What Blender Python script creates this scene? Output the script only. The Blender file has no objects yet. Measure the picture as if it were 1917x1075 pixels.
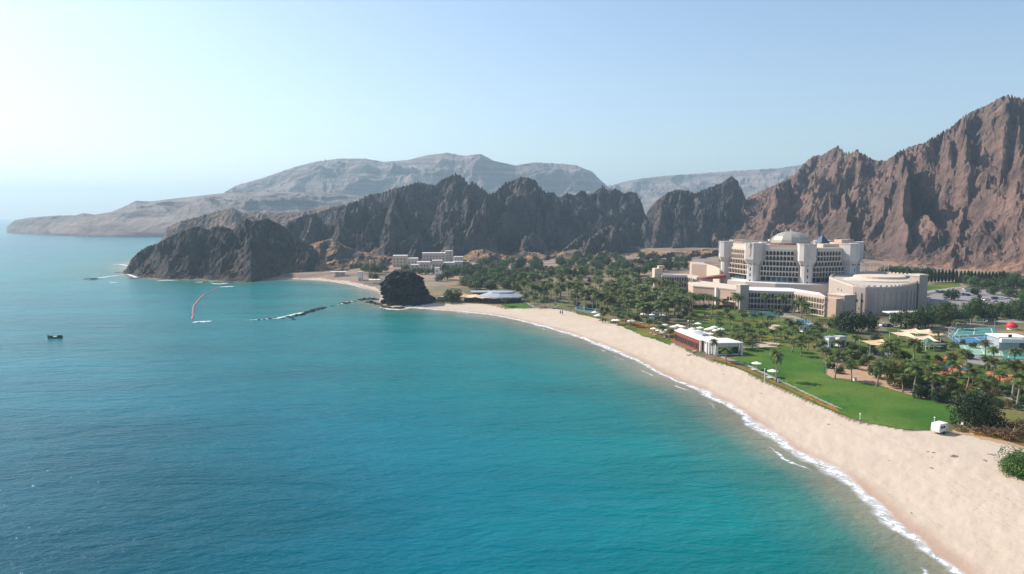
import bpy, bmesh, math, random
import numpy as np
from mathutils import Vector, Matrix, geometry
R = math.radians
C = bpy.context.scene.collection
scene = bpy.context.scene

# ------------------------------------------------------------------ camera
F_PX, CX, CY, EYE = 1344.0, 958.5, 537.5, 405.0      # photo pixels (1917 x 1075)
CAM_H, ZG = 55.0, 2.5                                 # drone height, height of the plain
PITCH = math.atan((CY - EYE) / F_PX)
cam = bpy.data.cameras.new('camera')
cam.sensor_width = 36.0
cam.lens = 36.0 * F_PX / 1917.0
cam.clip_start, cam.clip_end = 1.0, 60000.0
camo = bpy.data.objects.new('camera', cam)
C.objects.link(camo)
camo.location = (0, 0, CAM_H)
camo.rotation_euler = (math.pi / 2 - PITCH, 0, 0)
scene.camera = camo

# ------------------------------------------------------------------ sky, sun, exposure
SUN_AZ, SUN_EL = 153.0, 40.0                          # degrees from +X, degrees up
sd_ = Vector((math.cos(R(SUN_AZ)) * math.cos(R(SUN_EL)), math.sin(R(SUN_AZ)) * math.cos(R(SUN_EL)), math.sin(R(SUN_EL))))
w = bpy.data.worlds.new('World')
scene.world = w
w.use_nodes = True
nt = w.node_tree
bg = nt.nodes['Background']
sky = nt.nodes.new('ShaderNodeTexSky')
sky.sky_type = 'NISHITA'
sky.sun_disc = False
sky.sun_elevation = R(SUN_EL)
sky.sun_rotation = R(90.0 - SUN_AZ)
sky.altitude = 0.0
sky.air_density = 1.0
sky.dust_density = 1.2
sky.ozone_density = 1.7
nt.links.new(sky.outputs[0], bg.inputs['Color'])
bg.inputs['Strength'].default_value = 0.13
sun = bpy.data.lights.new('sun', 'SUN')
sun.energy = 5.0
sun.angle = R(0.5)
sun.color = (1.0, 0.93, 0.83)
suno = bpy.data.objects.new('sun', sun)
C.objects.link(suno)
suno.rotation_euler = sd_.to_track_quat('Z', 'Y').to_euler()
scene.view_settings.view_transform = 'Standard'
scene.view_settings.look = 'None'
scene.view_settings.exposure = 0.46
scene.view_settings.gamma = 1.0
cy = scene.cycles
cy.max_bounces, cy.diffuse_bounces, cy.glossy_bounces = 6, 2, 3
cy.transmission_bounces, cy.volume_bounces, cy.transparent_max_bounces = 2, 0, 12
cy.use_denoising = True
HAZE_DENSITY = 1.4e-4

rnd = random.Random(7)

# ------------------------------------------------------------------ pixel -> place
def ray(px, py):
    a, b = (px - CX) / F_PX, (CY - py) / F_PX
    c, s = math.cos(PITCH), math.sin(PITCH)
    return a, c + b * s, -s + b * c                     # x, y, z of the viewing ray

def P(px, py, z=ZG):
    """the point of the level z that the photo shows at this pixel"""
    x, y, zz = ray(px, py)
    t = (z - CAM_H) / zz
    return Vector((x * t, y * t, z))

def Q(px, y, z=ZG):
    """the point at distance y in front of the camera in this pixel column (taken at level z)"""
    c, s = math.cos(PITCH), math.sin(PITCH)
    # depth along the optical axis
    d = y * c - (z - CAM_H) * s
    return Vector(((px - CX) / F_PX * d, y, z))

def elev(px, py):
    x, y, z = ray(px, py)
    return z / y, x / y

# ------------------------------------------------------------------ noise (numpy)
def _hash(ix, iy, seed):
    h = (ix.astype(np.int64) * 374761393 + iy.astype(np.int64) * 668265263 + seed * 974711) & 0x7fffffff
    h = ((h ^ (h >> 13)) * 1274126177) & 0x7fffffff
    return (h ^ (h >> 16)) & 0xffff

def perlin(x, y, seed=0):
    x0, y0 = np.floor(x), np.floor(y)
    fx, fy = x - x0, y - y0
    u = fx * fx * fx * (fx * (fx * 6 - 15) + 10)
    v = fy * fy * fy * (fy * (fy * 6 - 15) + 10)
    def g(dx, dy):
        a = _hash(x0 + dx, y0 + dy, seed) * (2 * math.pi / 65536.0)
        return np.cos(a) * (fx - dx) + np.sin(a) * (fy - dy)
    n00, n10, n01, n11 = g(0, 0), g(1, 0), g(0, 1), g(1, 1)
    return ((n00 + (n10 - n00) * u) * (1 - v) + (n01 + (n11 - n01) * u) * v) * 1.5

def fbm(x, y, octs=5, seed=0, gain=0.5, lac=2.03):
    s = 0.0; a = 1.0; f = 1.0
    for i in range(octs):
        s = s + a * perlin(x * f, y * f, seed + i * 17)
        a *= gain; f *= lac
    return s

def ridged(x, y, octs=6, seed=0, gain=0.55, lac=2.07, sharp=1.0):
    s = 0.0; a = 1.0; f = 1.0; wgt = 1.0; tot = 0.0
    for i in range(octs):
        n = 1.0 - np.abs(perlin(x * f, y * f, seed + i * 31)) * 1.55
        n = np.clip(n, 0, 1) ** (1.6 * sharp)
        s = s + a * n * wgt
        wgt = np.clip(n * 1.5, 0.15, 1.0)
        tot += a
        a *= gain; f *= lac
    return s / tot

def smooth(a, b, x):
    t = np.clip((x - a) / (b - a), 0, 1)
    return t * t * (3 - 2 * t)

# ------------------------------------------------------------------ mesh helpers
def grid_object(name, X, Y, Z, mat, keep=None, attrs=None, flat=False):
    n, m = X.shape
    idx = np.arange(n * m).reshape(n, m)
    q = np.stack([idx[:-1, :-1], idx[:-1, 1:], idx[1:, 1:], idx[1:, :-1]], -1).reshape(-1, 4)
    if keep is not None:
        k = (keep[:-1, :-1] | keep[:-1, 1:] | keep[1:, 1:] | keep[1:, :-1]).reshape(-1)
        q = q[k]
    used = np.zeros(n * m, bool); used[q.reshape(-1)] = True
    remap = np.cumsum(used) - 1
    q = remap[q]
    co = np.stack([X, Y, Z], -1).reshape(-1, 3)[used].astype(np.float32)
    me = bpy.data.meshes.new(name)
    me.vertices.add(len(co)); me.vertices.foreach_set('co', co.reshape(-1))
    me.loops.add(q.size); me.loops.foreach_set('vertex_index', q.reshape(-1).astype(np.int32))
    me.polygons.add(len(q)); me.polygons.foreach_set('loop_start', np.arange(0, q.size, 4, dtype=np.int32))
    me.update(calc_edges=True)
    if not flat:
        me.polygons.foreach_set('use_smooth', np.ones(len(q), bool))
    for k, v in (attrs or {}).items():
        if v.ndim == 2:
            a = me.attributes.new(k, 'FLOAT', 'POINT'); a.data.foreach_set('value', v.reshape(-1)[used].astype(np.float32))
        else:
            a = me.attributes.new(k, 'FLOAT_COLOR', 'POINT')
            cc = np.ones((v.shape[0] * v.shape[1], 4), np.float32); cc[:, :3] = v.reshape(-1, 3)
            a.data.foreach_set('color', cc[used].reshape(-1))
    me.materials.append(mat)
    me.validate()
    o = bpy.data.objects.new(name, me); C.objects.link(o)
    return o

class MB:
    """collects pieces of one mesh"""
    def __init__(s): s.v, s.f, s.m = [], [], []
    def add(s, vs, fs, m=0):
        b = len(s.v); s.v += [tuple(v) for v in vs]; s.f += [tuple(b + i for i in f) for f in fs]; s.m += [m] * len(fs); return s
    def box(s, c, size, rz=0.0, m=0, taper=1.0):
        """c: centre of the bottom face"""
        cx, cy_, cz = c; sx, sy, sz = size[0] / 2, size[1] / 2, size[2]
        ca, sa = math.cos(rz), math.sin(rz); vs = []
        for k, z in ((1.0, 0), (taper, sz)):
            for x, y in ((-sx, -sy), (sx, -sy), (sx, sy), (-sx, sy)):
                vs.append((cx + (x * ca - y * sa) * k, cy_ + (x * sa + y * ca) * k, cz + z))
        return s.add(vs, [(3, 2, 1, 0), (4, 5, 6, 7), (0, 1, 5, 4), (1, 2, 6, 5), (2, 3, 7, 6), (3, 0, 4, 7)], m)
    def prism(s, poly, z0, z1, m=0, top=None, bottom=True):
        n = len(poly); top = top or poly
        a = sum(poly[i][0] * poly[(i + 1) % n][1] - poly[(i + 1) % n][0] * poly[i][1] for i in range(n))
        if a < 0: poly = poly[::-1]; top = top[::-1]
        vs = [(p[0], p[1], z0) for p in poly] + [(p[0], p[1], z1) for p in top]
        fs = [(i, (i + 1) % n, n + (i + 1) % n, n + i) for i in range(n)] + [tuple(range(n, 2 * n))]
        if bottom: fs.append(tuple(range(n - 1, -1, -1)))
        return s.add(vs, fs, m)
    def tube(s, pts, radii, n=6, m=0, cap=True):
        rings = []
        for i, p in enumerate(pts):
            p = Vector(p); a = Vector(pts[max(0, i - 1)]); b = Vector(pts[min(len(pts) - 1, i + 1)])
            d = (b - a).normalized(); u = d.orthogonal().normalized() if abs(d.z) < 0.99 else Vector((1, 0, 0)); v = d.cross(u)
            u = v.cross(d).normalized()
            r = radii[i] if hasattr(radii, '__len__') else radii
            rings.append([p + (u * math.cos(2 * math.pi * k / n) + v * math.sin(2 * math.pi * k / n)) * r for k in range(n)])
        vs = [q for r_ in rings for q in r_]; fs = []
        for i in range(len(rings) - 1):
            for k in range(n):
                fs.append((i * n + k, i * n + (k + 1) % n, (i + 1) * n + (k + 1) % n, (i + 1) * n + k))
        if cap: fs.append(tuple(range(n - 1, -1, -1))); fs.append(tuple(range((len(rings) - 1) * n, len(rings) * n)))
        return s.add(vs, fs, m)
    def lathe(s, c, prof, n=16, m=0, a0=0.0, sx=1.0, sy=1.0):
        """prof: (radius, z) from bottom to top"""
        vs = []; fs = []
        for r, z in prof:
            for k in range(n):
                a = a0 + 2 * math.pi * k / n
                vs.append((c[0] + math.cos(a) * r * sx, c[1] + math.sin(a) * r * sy, c[2] + z))
        for i in range(len(prof) - 1):
            for k in range(n):
                fs.append((i * n + k, i * n + (k + 1) % n, (i + 1) * n + (k + 1) % n, (i + 1) * n + k))
        fs.append(tuple(range(n - 1, -1, -1))); fs.append(tuple(range((len(prof) - 1) * n, len(prof) * n)))
        return s.add(vs, fs, m)
    def mesh(s, name, mats, smooth_=False):
        me = bpy.data.meshes.new(name); me.from_pydata(s.v, [], s.f); me.update()
        for m in (mats if isinstance(mats, (list, tuple)) else [mats]): me.materials.append(m)
        me.polygons.foreach_set('material_index', s.m)
        if smooth_: me.polygons.foreach_set('use_smooth', [True] * len(s.f))
        return me
    def build(s, name, mats, parent=None, smooth_=False):
        return link(name, s.mesh(name, mats, smooth_), parent)

def link(name, me, parent=None, loc=None, rz=0.0, sc=None):
    o = bpy.data.objects.new(name, me); C.objects.link(o)
    if parent is not None: o.parent = parent
    if loc is not None: o.location = loc
    if rz: o.rotation_euler.z = rz
    if sc is not None: o.scale = (sc, sc, sc) if not hasattr(sc, '__len__') else sc
    return o

def tag(o, label=None, cat=None, group=None, kind=None):
    if label: o['label'] = label
    if cat: o['category'] = cat
    if group: o['group'] = group
    if kind: o['kind'] = kind
    return o

def empty(name, loc, rz=0.0, label=None, cat=None, group=None, sc=None):
    o = link(name, None, None, loc, rz, sc)
    o.empty_display_size = 0.5
    return tag(o, label, cat, group)

def copy_tree(o, parent=None):
    c = o.copy(); C.objects.link(c); c.parent = parent
    for ch in [x for x in o.children]: copy_tree(ch, c)
    return c

# ------------------------------------------------------------------ materials
def new_mat(name):
    m = bpy.data.materials.new(name); m.use_nodes = True
    b = m.node_tree.nodes['Principled BSDF']
    return m, m.node_tree, b
def nd(nt, t, **kw):
    n = nt.nodes.new(t)
    for k, v in kw.items():
        if k.startswith('i_'): n.inputs[k[2:].replace('_', ' ')].default_value = v
        else: setattr(n, k, v)
    return n
def ramp(nt, src, stops):
    r = nt.nodes.new('ShaderNodeValToRGB')
    el = r.color_ramp.elements
    while len(el) < len(stops): el.new(0.5)
    for e, (p, c) in zip(el, stops):
        e.position = p; e.color = (c, c, c, 1) if not hasattr(c, '__len__') else (*c[:3], 1)
    nt.links.new(src, r.inputs['Fac']); return r
def mix(nt, fac, a, b, mode='MIX'):
    n = nt.nodes.new('ShaderNodeMix'); n.data_type = 'RGBA'; n.blend_type = mode
    for s, v in ((n.inputs['Factor'], fac), (n.inputs['A'], a), (n.inputs['B'], b)):
        if hasattr(v, 'is_output'): nt.links.new(v, s)
        elif hasattr(v, '__len__'): s.default_value = (*v[:3], 1)
        else: s.default_value = v
    return n.outputs['Result']
def mth(nt, op, a, b=0.0, c=None, clamp=False):
    n = nt.nodes.new('ShaderNodeMath'); n.operation = op; n.use_clamp = clamp
    for s, v in zip(n.inputs, (a, b, c)):
        if v is None: continue
        if hasattr(v, 'is_output'): nt.links.new(v, s)
        else: s.default_value = v
    return n.outputs[0]
def noise_n(nt, vec, scale, detail=4.0, rough=0.55, dist=0.0):
    n = nt.nodes.new('ShaderNodeTexNoise')
    n.inputs['Scale'].default_value = scale; n.inputs['Detail'].default_value = detail
    n.inputs['Roughness'].default_value = rough; n.inputs['Distortion'].default_value = dist
    if vec is not None: nt.links.new(vec, n.inputs['Vector'])
    return n.outputs['Fac']
def pos(nt): return nt.nodes.new('ShaderNodeNewGeometry').outputs['Position']
def mapping(nt, vec, rot=(0, 0, 0), scale=(1, 1, 1), loc=(0, 0, 0)):
    n = nt.nodes.new('ShaderNodeMapping')
    n.inputs['Rotation'].default_value = rot; n.inputs['Scale'].default_value = scale; n.inputs['Location'].default_value = loc
    nt.links.new(vec, n.inputs['Vector']); return n.outputs[0]
def bump(nt, b, height, strength=0.5, dist=1.0):
    n = nt.nodes.new('ShaderNodeBump'); n.inputs['Strength'].default_value = strength; n.inputs['Distance'].default_value = dist
    nt.links.new(height, n.inputs['Height'])
    nt.links.new(n.outputs[0], b.inputs['Normal']); return n

def plain(name, col, rough=0.7, var=0.12, scale=0.4, metal=0.0, obj_random=0.0, spec=0.3):
    """a painted or stone surface with a little blotchy variation"""
    m, nt, b = new_mat(name)
    n = noise_n(nt, pos(nt), scale, 5, 0.6)
    c = mix(nt, n, [x * (1 - var) for x in col], [min(1, x * (1 + var)) for x in col])
    if obj_random:
        oi = nt.nodes.new('ShaderNodeObjectInfo')
        hs = nt.nodes.new('ShaderNodeHueSaturation')
        nt.links.new(c, hs.inputs['Color'])
        nt.links.new(mth(nt, 'MULTIPLY_ADD', oi.outputs['Random'], obj_random, 1 - obj_random / 2), hs.inputs['Value'])
        nt.links.new(mth(nt, 'MULTIPLY_ADD', oi.outputs['Random'], -0.06 * obj_random, 0.5 + 0.03 * obj_random), hs.inputs['Hue'])
        c = hs.outputs[0]
    nt.links.new(c, b.inputs['Base Color'])
    b.inputs['Roughness'].default_value = rough; b.inputs['Metallic'].default_value = metal
    b.inputs['Specular IOR Level'].default_value = spec
    return m

def rock_mat(name, dark, light, soil, soil_amt=0.5, scale=0.03, strat=0.0, bumpd=3.0, soil_z=(5, 60)):
    m, nt, b = new_mat(name)
    p = pos(nt)
    n1 = noise_n(nt, p, scale, 8, 0.62)
    n2 = noise_n(nt, p, scale * 6, 6, 0.6)
    base = mix(nt, ramp(nt, n1, [(0.34, 0.0), (0.66, 1.0)]).outputs[0], dark, light)
    base = mix(nt, ramp(nt, n2, [(0.3, 0.72), (0.62, 1.0)]).outputs[0], [x * 0.55 for x in dark], base)
    if strat:
        sp = mapping(nt, p, (R(4), R(3), 0), (0.002, 0.002, 0.05))
        s1 = noise_n(nt, sp, 1.0, 6, 0.7)
        base = mix(nt, mth(nt, 'MULTIPLY', ramp(nt, s1, [(0.42, 0.0), (0.6, 1.0)]).outputs[0], strat), base, [min(1, x * 1.7) for x in light])
    g = nt.nodes.new('ShaderNodeNewGeometry')
    sx = nt.nodes.new('ShaderNodeSeparateXYZ'); nt.links.new(g.outputs['True Normal'], sx.inputs[0])
    px_ = nt.nodes.new('ShaderNodeSeparateXYZ'); nt.links.new(p, px_.inputs[0])
    # scree and soil lie on the gentler, lower ground
    gentle = nt.nodes.new('ShaderNodeMapRange'); gentle.inputs['From Min'].default_value = 0.66; gentle.inputs['From Max'].default_value = 0.86
    nt.links.new(sx.outputs['Z'], gentle.inputs['Value'])
    low = nt.nodes.new('ShaderNodeMapRange'); low.inputs['From Min'].default_value = soil_z[1]; low.inputs['From Max'].default_value = soil_z[0]
    nt.links.new(px_.outputs['Z'], low.inputs['Value'])
    n3 = ramp(nt, noise_n(nt, p, scale * 1.3, 4, 0.6), [(0.42, 0.0), (0.58, 1.0)]).outputs[0]
    f = mth(nt, 'MULTIPLY', mth(nt, 'MULTIPLY', gentle.outputs[0], low.outputs[0]), mth(nt, 'MULTIPLY', n3, soil_amt))
    col = mix(nt, f, base, soil)
    nt.links.new(col, b.inputs['Base Color'])
    b.inputs['Roughness'].default_value = 0.95; b.inputs['Specular IOR Level'].default_value = 0.15
    v = nt.nodes.new('ShaderNodeTexVoronoi'); v.inputs['Scale'].default_value = scale * 5
    nt.links.new(p, v.inputs['Vector'])
    h = mth(nt, 'ADD', mth(nt, 'MULTIPLY', noise_n(nt, p, scale * 3, 9, 0.68), 1.2), mth(nt, 'MULTIPLY', v.outputs['Distance'], 0.5))
    bump(nt, b, h, 1.0, bumpd)
    return m

# ------------------------------------------------------------------ coastline
COAST_PX = [(2150, 1420), (1960, 1225), (1870, 1145), (1794, 1075), (1784, 1063), (1756, 1040), (1730, 1022), (1712, 1002), (1676, 976), (1653, 951),
            (1628, 933), (1610, 915), (1584, 895), (1546, 873), (1500, 852), (1487, 845), (1448, 816), (1419, 797), (1390, 775), (1366, 757),
            (1337, 745), (1318, 731), (1274, 716), (1234, 697), (1203, 678), (1163, 661), (1124, 645), (1084, 630), (1034, 615),
            (982, 601), (929, 590), (876, 584), (814, 579), (768, 575), (748, 578), (725, 573), (706, 566), (716, 552), (700, 543), (660, 533), (620, 526),
            (570, 523), (500, 521), (470, 526), (430, 526), (380, 521), (330, 522), (275, 519), (243, 511)]
coast = [P(x, y, 0.0).to_2d() for x, y in COAST_PX]
# behind the headland the shore runs on to the far cape and round it
coast += [Vector(Q(x, y, 0).to_2d()) for x, y in ((236, 800), (262, 900), (300, 1020), (330, 1250), (345, 1600), (340, 1850), (325, 1930), (170, 1950), (100, 2080), (60, 2240), (40, 2380), (30, 2700))]
coast += [Vector((-2600, 4200)), Vector((-4200, 9000)), Vector((9000, 9000)), Vector((9000, -400)), Vector((400, -400))]
def chaikin(pts, k=2):
    for _ in range(k):
        q = [pts[0]]
        for a, b in zip(pts[:-1], pts[1:]): q += [a * 0.75 + b * 0.25, a * 0.25 + b * 0.75]
        pts = q + [pts[-1]]
    return pts
coast_line = chaikin(coast[:-5], 2)                      # visible shore, near to far
coast_arr = np.array([(p.x, p.y) for p in coast_line + coast[-5:]])

def shore_distance(X, Y):
    """signed distance to the shore: positive on land"""
    sh = X.shape; x = X.reshape(-1); y = Y.reshape(-1)
    d2 = np.full(x.shape, 1e18); inside = np.zeros(x.shape, bool)
    A = coast_arr; B = np.roll(A, -1, 0)
    for (ax, ay), (bx, by) in zip(A, B):
        dx, dy = bx - ax, by - ay
        t = np.clip(((x - ax) * dx + (y - ay) * dy) / (dx * dx + dy * dy + 1e-9), 0, 1)
        d2 = np.minimum(d2, (x - ax - t * dx) ** 2 + (y - ay - t * dy) ** 2)
        c = (ay > y) != (by > y)
        if abs(by - ay) > 1e-9:
            inside ^= c & (x < (bx - ax) * (y - ay) / (by - ay) + ax)
    d = np.sqrt(d2)
    return np.where(inside, d, -d).reshape(sh)

def in_poly(X, Y, poly):
    ins = np.zeros(X.shape, bool)
    n = len(poly)
    for i in range(n):
        ax, ay = poly[i][0], poly[i][1]; bx, by = poly[(i + 1) % n][0], poly[(i + 1) % n][1]
        if abs(by - ay) < 1e-9: continue
        ins ^= ((ay > Y) != (by > Y)) & (X < (bx - ax) * (Y - ay) / (by - ay) + ax)
    return ins

def polar(a0, a1, na, r0, r1, nr):
    a = np.tan(np.linspace(R(a0), R(a1), na)); r = np.geomspace(r0, r1, nr)
    Yg, Ag = np.meshgrid(r, a, indexing='ij')
    return Ag * Yg, Yg

# ------------------------------------------------------------------ ground
def ground_height(sd, X, Y):
    h = np.where(sd > 0, ZG * smooth(-4, 34, sd) * 1.0 - ZG * smooth(-4, 34, np.zeros_like(sd)), sd * 0.07)
    k = ZG / (ZG * (smooth(-4, 34, np.array(99.0)) - smooth(-4, 34, np.array(0.0))))
    h = np.where(sd > 0, h * k, np.maximum(h, -6))
    return h

gX, gY = polar(-52, 52, 1000, 34, 7000, 620)
gS = shore_distance(gX, gY)
gZ = ground_height(gS, gX, gY)
beach_n = fbm(gX * 0.05, gY * 0.05, 4, 3)
onb = smooth(0, 5, gS) * (1 - smooth(30, 40, gS))
gZ = gZ + onb * 0.12 * fbm(gX * 0.35, gY * 0.35, 3, 11) * (1 - smooth(250, 500, gY))
# the valley floor rises gently towards the mountains
gZ = gZ + smooth(560, 1300, gY) * 6.0 * smooth(60, 200, gS)
def soil_zone():
    """0 sand, 1 plain: how far from beach sand to garden soil"""
    lim = [P(x, y) for x, y in ((1917, 838), (1860, 822), (1800, 812), (1750, 808), (1700, 806), (1640, 796), (1600, 786), (1560, 771), (1500, 744), (1450, 720), (1400, 696), (1335, 674),
                                (1300, 662), (1262, 642), (1240, 636), (1200, 622), (1160, 607), (1120, 596), (1080, 586), (1040, 578), (1000, 577), (950, 575), (900, 566), (830, 564), (760, 560), (740, 545), (716, 538), (690, 530), (650, 522), (600, 517), (520, 516), (500, 522), (470, 529), (430, 530), (380, 526), (330, 527), (270, 524), (232, 516))]
    poly = [(p.x, p.y) for p in lim] + [(-900, 1100), (-900, 8000), (9000, 8000), (9000, lim[0].y - 60)]
    ins = in_poly(gX + 1.2 * beach_n, gY + 1.5 * fbm(gX * 0.2, gY * 0.2, 3, 77), poly)
    return ins.astype(float)
gSoil = soil_zone()
m_ground, nt, b = new_mat('ground')
p = pos(nt)
a_sd = nd(nt, 'ShaderNodeAttribute', attribute_name='shore').outputs['Fac']
a_soil = nd(nt, 'ShaderNodeAttribute', attribute_name='soil').outputs['Fac']
n1 = noise_n(nt, p, 0.06, 6, 0.6); n2 = noise_n(nt, p, 0.9, 5, 0.65)
sand = mix(nt, ramp(nt, n1, [(0.3, 0.0), (0.7, 1.0)]).outputs[0], (0.475, 0.382, 0.295), (0.53, 0.44, 0.35))
sand = mix(nt, ramp(nt, n2, [(0.35, 0.82), (0.6, 1.0)]).outputs[0], (0.50, 0.36, 0.26), sand)
# tide lines of dark weed along the shore
sp = nd(nt, 'ShaderNodeCombineXYZ')
nt.links.new(mth(nt, 'MULTIPLY', a_sd, 0.25), sp.inputs[0])
nt.links.new(noise_n(nt, p, 0.035, 3, 0.5), sp.inputs[1])
tl = noise_n(nt, sp.outputs[0], 2.2, 5, 0.7)
wrk = noise_n(nt, p, 1.6, 4, 0.7)
tide = mth(nt, 'MULTIPLY', ramp(nt, tl, [(0.52, 0.0), (0.62, 0.7)]).outputs[0], ramp(nt, wrk, [(0.46, 0.0), (0.6, 1.0)]).outputs[0])
sand = mix(nt, mth(nt, 'MULTIPLY', tide, 0.55), sand, (0.33, 0.20, 0.13))
wet = nd(nt, 'ShaderNodeMapRange'); wet.interpolation_type = 'SMOOTHSTEP'
nt.links.new(mth(nt, 'ADD', a_sd, mth(nt, 'MULTIPLY', n1, 3.0)), wet.inputs['Value'])
wet.inputs['From Min'].default_value = 2.2; wet.inputs['From Max'].default_value = 6.5; wet.inputs['To Min'].default_value = 1.0; wet.inputs['To Max'].default_value = 0.0
sand = mix(nt, wet.outputs[0], sand, (0.42, 0.29, 0.21))
n3 = noise_n(nt, p, 0.022, 6, 0.62); n4 = noise_n(nt, p, 0.05, 5, 0.6)
soil = mix(nt, ramp(nt, n3, [(0.4, 0.0), (0.6, 1.0)]).outputs[0], (0.13, 0.10, 0.085), (0.27, 0.20, 0.155))
soil = mix(nt, ramp(nt, n4, [(0.52, 0.0), (0.64, 0.85)]).outputs[0], soil, (0.40, 0.21, 0.085))
a_green = nd(nt, 'ShaderNodeAttribute', attribute_name='green').outputs['Fac']
gr = mix(nt, ramp(nt, noise_n(nt, p, 0.09, 5, 0.65), [(0.38, 0.0), (0.62, 1.0)]).outputs[0], (0.035, 0.07, 0.018), (0.13, 0.135, 0.03))
gf = mth(nt, 'MULTIPLY', a_green, ramp(nt, noise_n(nt, p, 0.045, 5, 0.7), [(0.40, 0.15), (0.56, 1.0)]).outputs[0])
soil = mix(nt, gf, soil, gr)
nt.links.new(mix(nt, a_soil, sand, soil), b.inputs['Base Color'])
nt.links.new(mth(nt, 'MULTIPLY_ADD', wet.outputs[0], -0.35, 0.92), b.inputs['Roughness'])
b.inputs['Specular IOR Level'].default_value = 0.25
bump(nt, b, mth(nt, 'ADD', n2, mth(nt, 'MULTIPLY', wrk, 0.4)), 0.5, 0.25)
green = np.exp(-((gX - 55) / 110) ** 2 - ((gY - 450) / 75) ** 2) + np.exp(-((gX - 170) / 190) ** 2) * (1 - smooth(430, 620, gY)) + 0.55 * np.exp(-((gX - 60) / 130) ** 2 - ((gY - 520) / 90) ** 2)
o = grid_object('ground', gX, gY, gZ, m_ground, keep=gS > -25, attrs={'shore': np.clip(gS, -50, 200), 'soil': gSoil, 'green': np.clip(green, 0, 1)})
tag(o, kind='structure')

# ------------------------------------------------------------------ water
wX, wY = polar(-62, 62, 760, 22, 14000, 620)
wS = shore_distance(wX, wY)
# the bed falls away from the shore, and the value also rises around the camera
wD = np.sqrt(np.clip(-wS, 0, 400) / 400)
wD = np.minimum(0.62, wD * 0.75) + 0.46 * (1 - smooth(70, 330, np.hypot(wX, wY))) * np.clip(wD * 2.0 - 0.25, 0, 1)
m_water, nt, b = new_mat('sea_water')
p = pos(nt)
a_sd = nd(nt, 'ShaderNodeAttribute', attribute_name='depth').outputs['Fac']
wn = noise_n(nt, p, 0.02, 5, 0.6)
dd = mth(nt, 'ADD', a_sd, mth(nt, 'MULTIPLY_ADD', wn, 0.12, -0.06))
wcol = ramp(nt, dd, [(0.0, (0.34, 0.275, 0.20)), (0.09, (0.20, 0.21, 0.15)), (0.18, (0.035, 0.165, 0.14)), (0.30, (0.0, 0.160, 0.165)),
                     (0.45, (0.0, 0.148, 0.172)), (0.60, (0.0, 0.132, 0.182)), (0.8, (0.0, 0.082, 0.122)), (1.0, (0.0, 0.056, 0.092))])  # brightened middle stops carry sky reflection on the open water
patch = ramp(nt, noise_n(nt, mapping(nt, p, (0, 0, R(-25)), (0.5, 1.3, 1)), 0.016, 5, 0.6), [(0.36, 0.72), (0.6, 1.0)]).outputs[0]
wc = mix(nt, 1.0, wcol.outputs[0], patch, 'MULTIPLY')
nt.links.new(wc, b.inputs['Base Color'])
b.inputs['Roughness'].default_value = 0.22
b.inputs['IOR'].default_value = 1.33
b.inputs['Specular IOR Level'].default_value = 0.12
q = mapping(nt, p, (0, 0, R(-30)), (0.42, 1.0, 1.0))
h = mth(nt, 'ADD', mth(nt, 'MULTIPLY', noise_n(nt, q, 0.10, 3, 0.5, 0.6), 2.4),
        mth(nt, 'ADD', mth(nt, 'MULTIPLY', noise_n(nt, mapping(nt, p, (0, 0, R(-16)), (0.5, 1, 1)), 0.36, 4, 0.55, 0.4), 1.15),
            mth(nt, 'MULTIPLY', noise_n(nt, mapping(nt, p, (0, 0, R(-50)), (0.6, 1, 1)), 1.1, 3, 0.55), 0.5)))
bump(nt, b, h, 0.9, 0.48)
o = grid_object('water', wX, wY, np.zeros_like(wX), m_water, keep=wS < 14, attrs={'depth': wD})
tag(o, kind='structure')

# ------------------------------------------------------------------ mountains
def interp_pts(pts, px):
    a = np.array(sorted(pts)); return np.interp(px, a[:, 0], a[:, 1])

def gauss(a, s):
    k = np.arange(-int(3 * s) - 1, int(3 * s) + 2); g = np.exp(-0.5 * (k / s) ** 2); g /= g.sum()
    return np.convolve(np.pad(a, len(k) // 2, mode='edge'), g, mode='valid')

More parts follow.
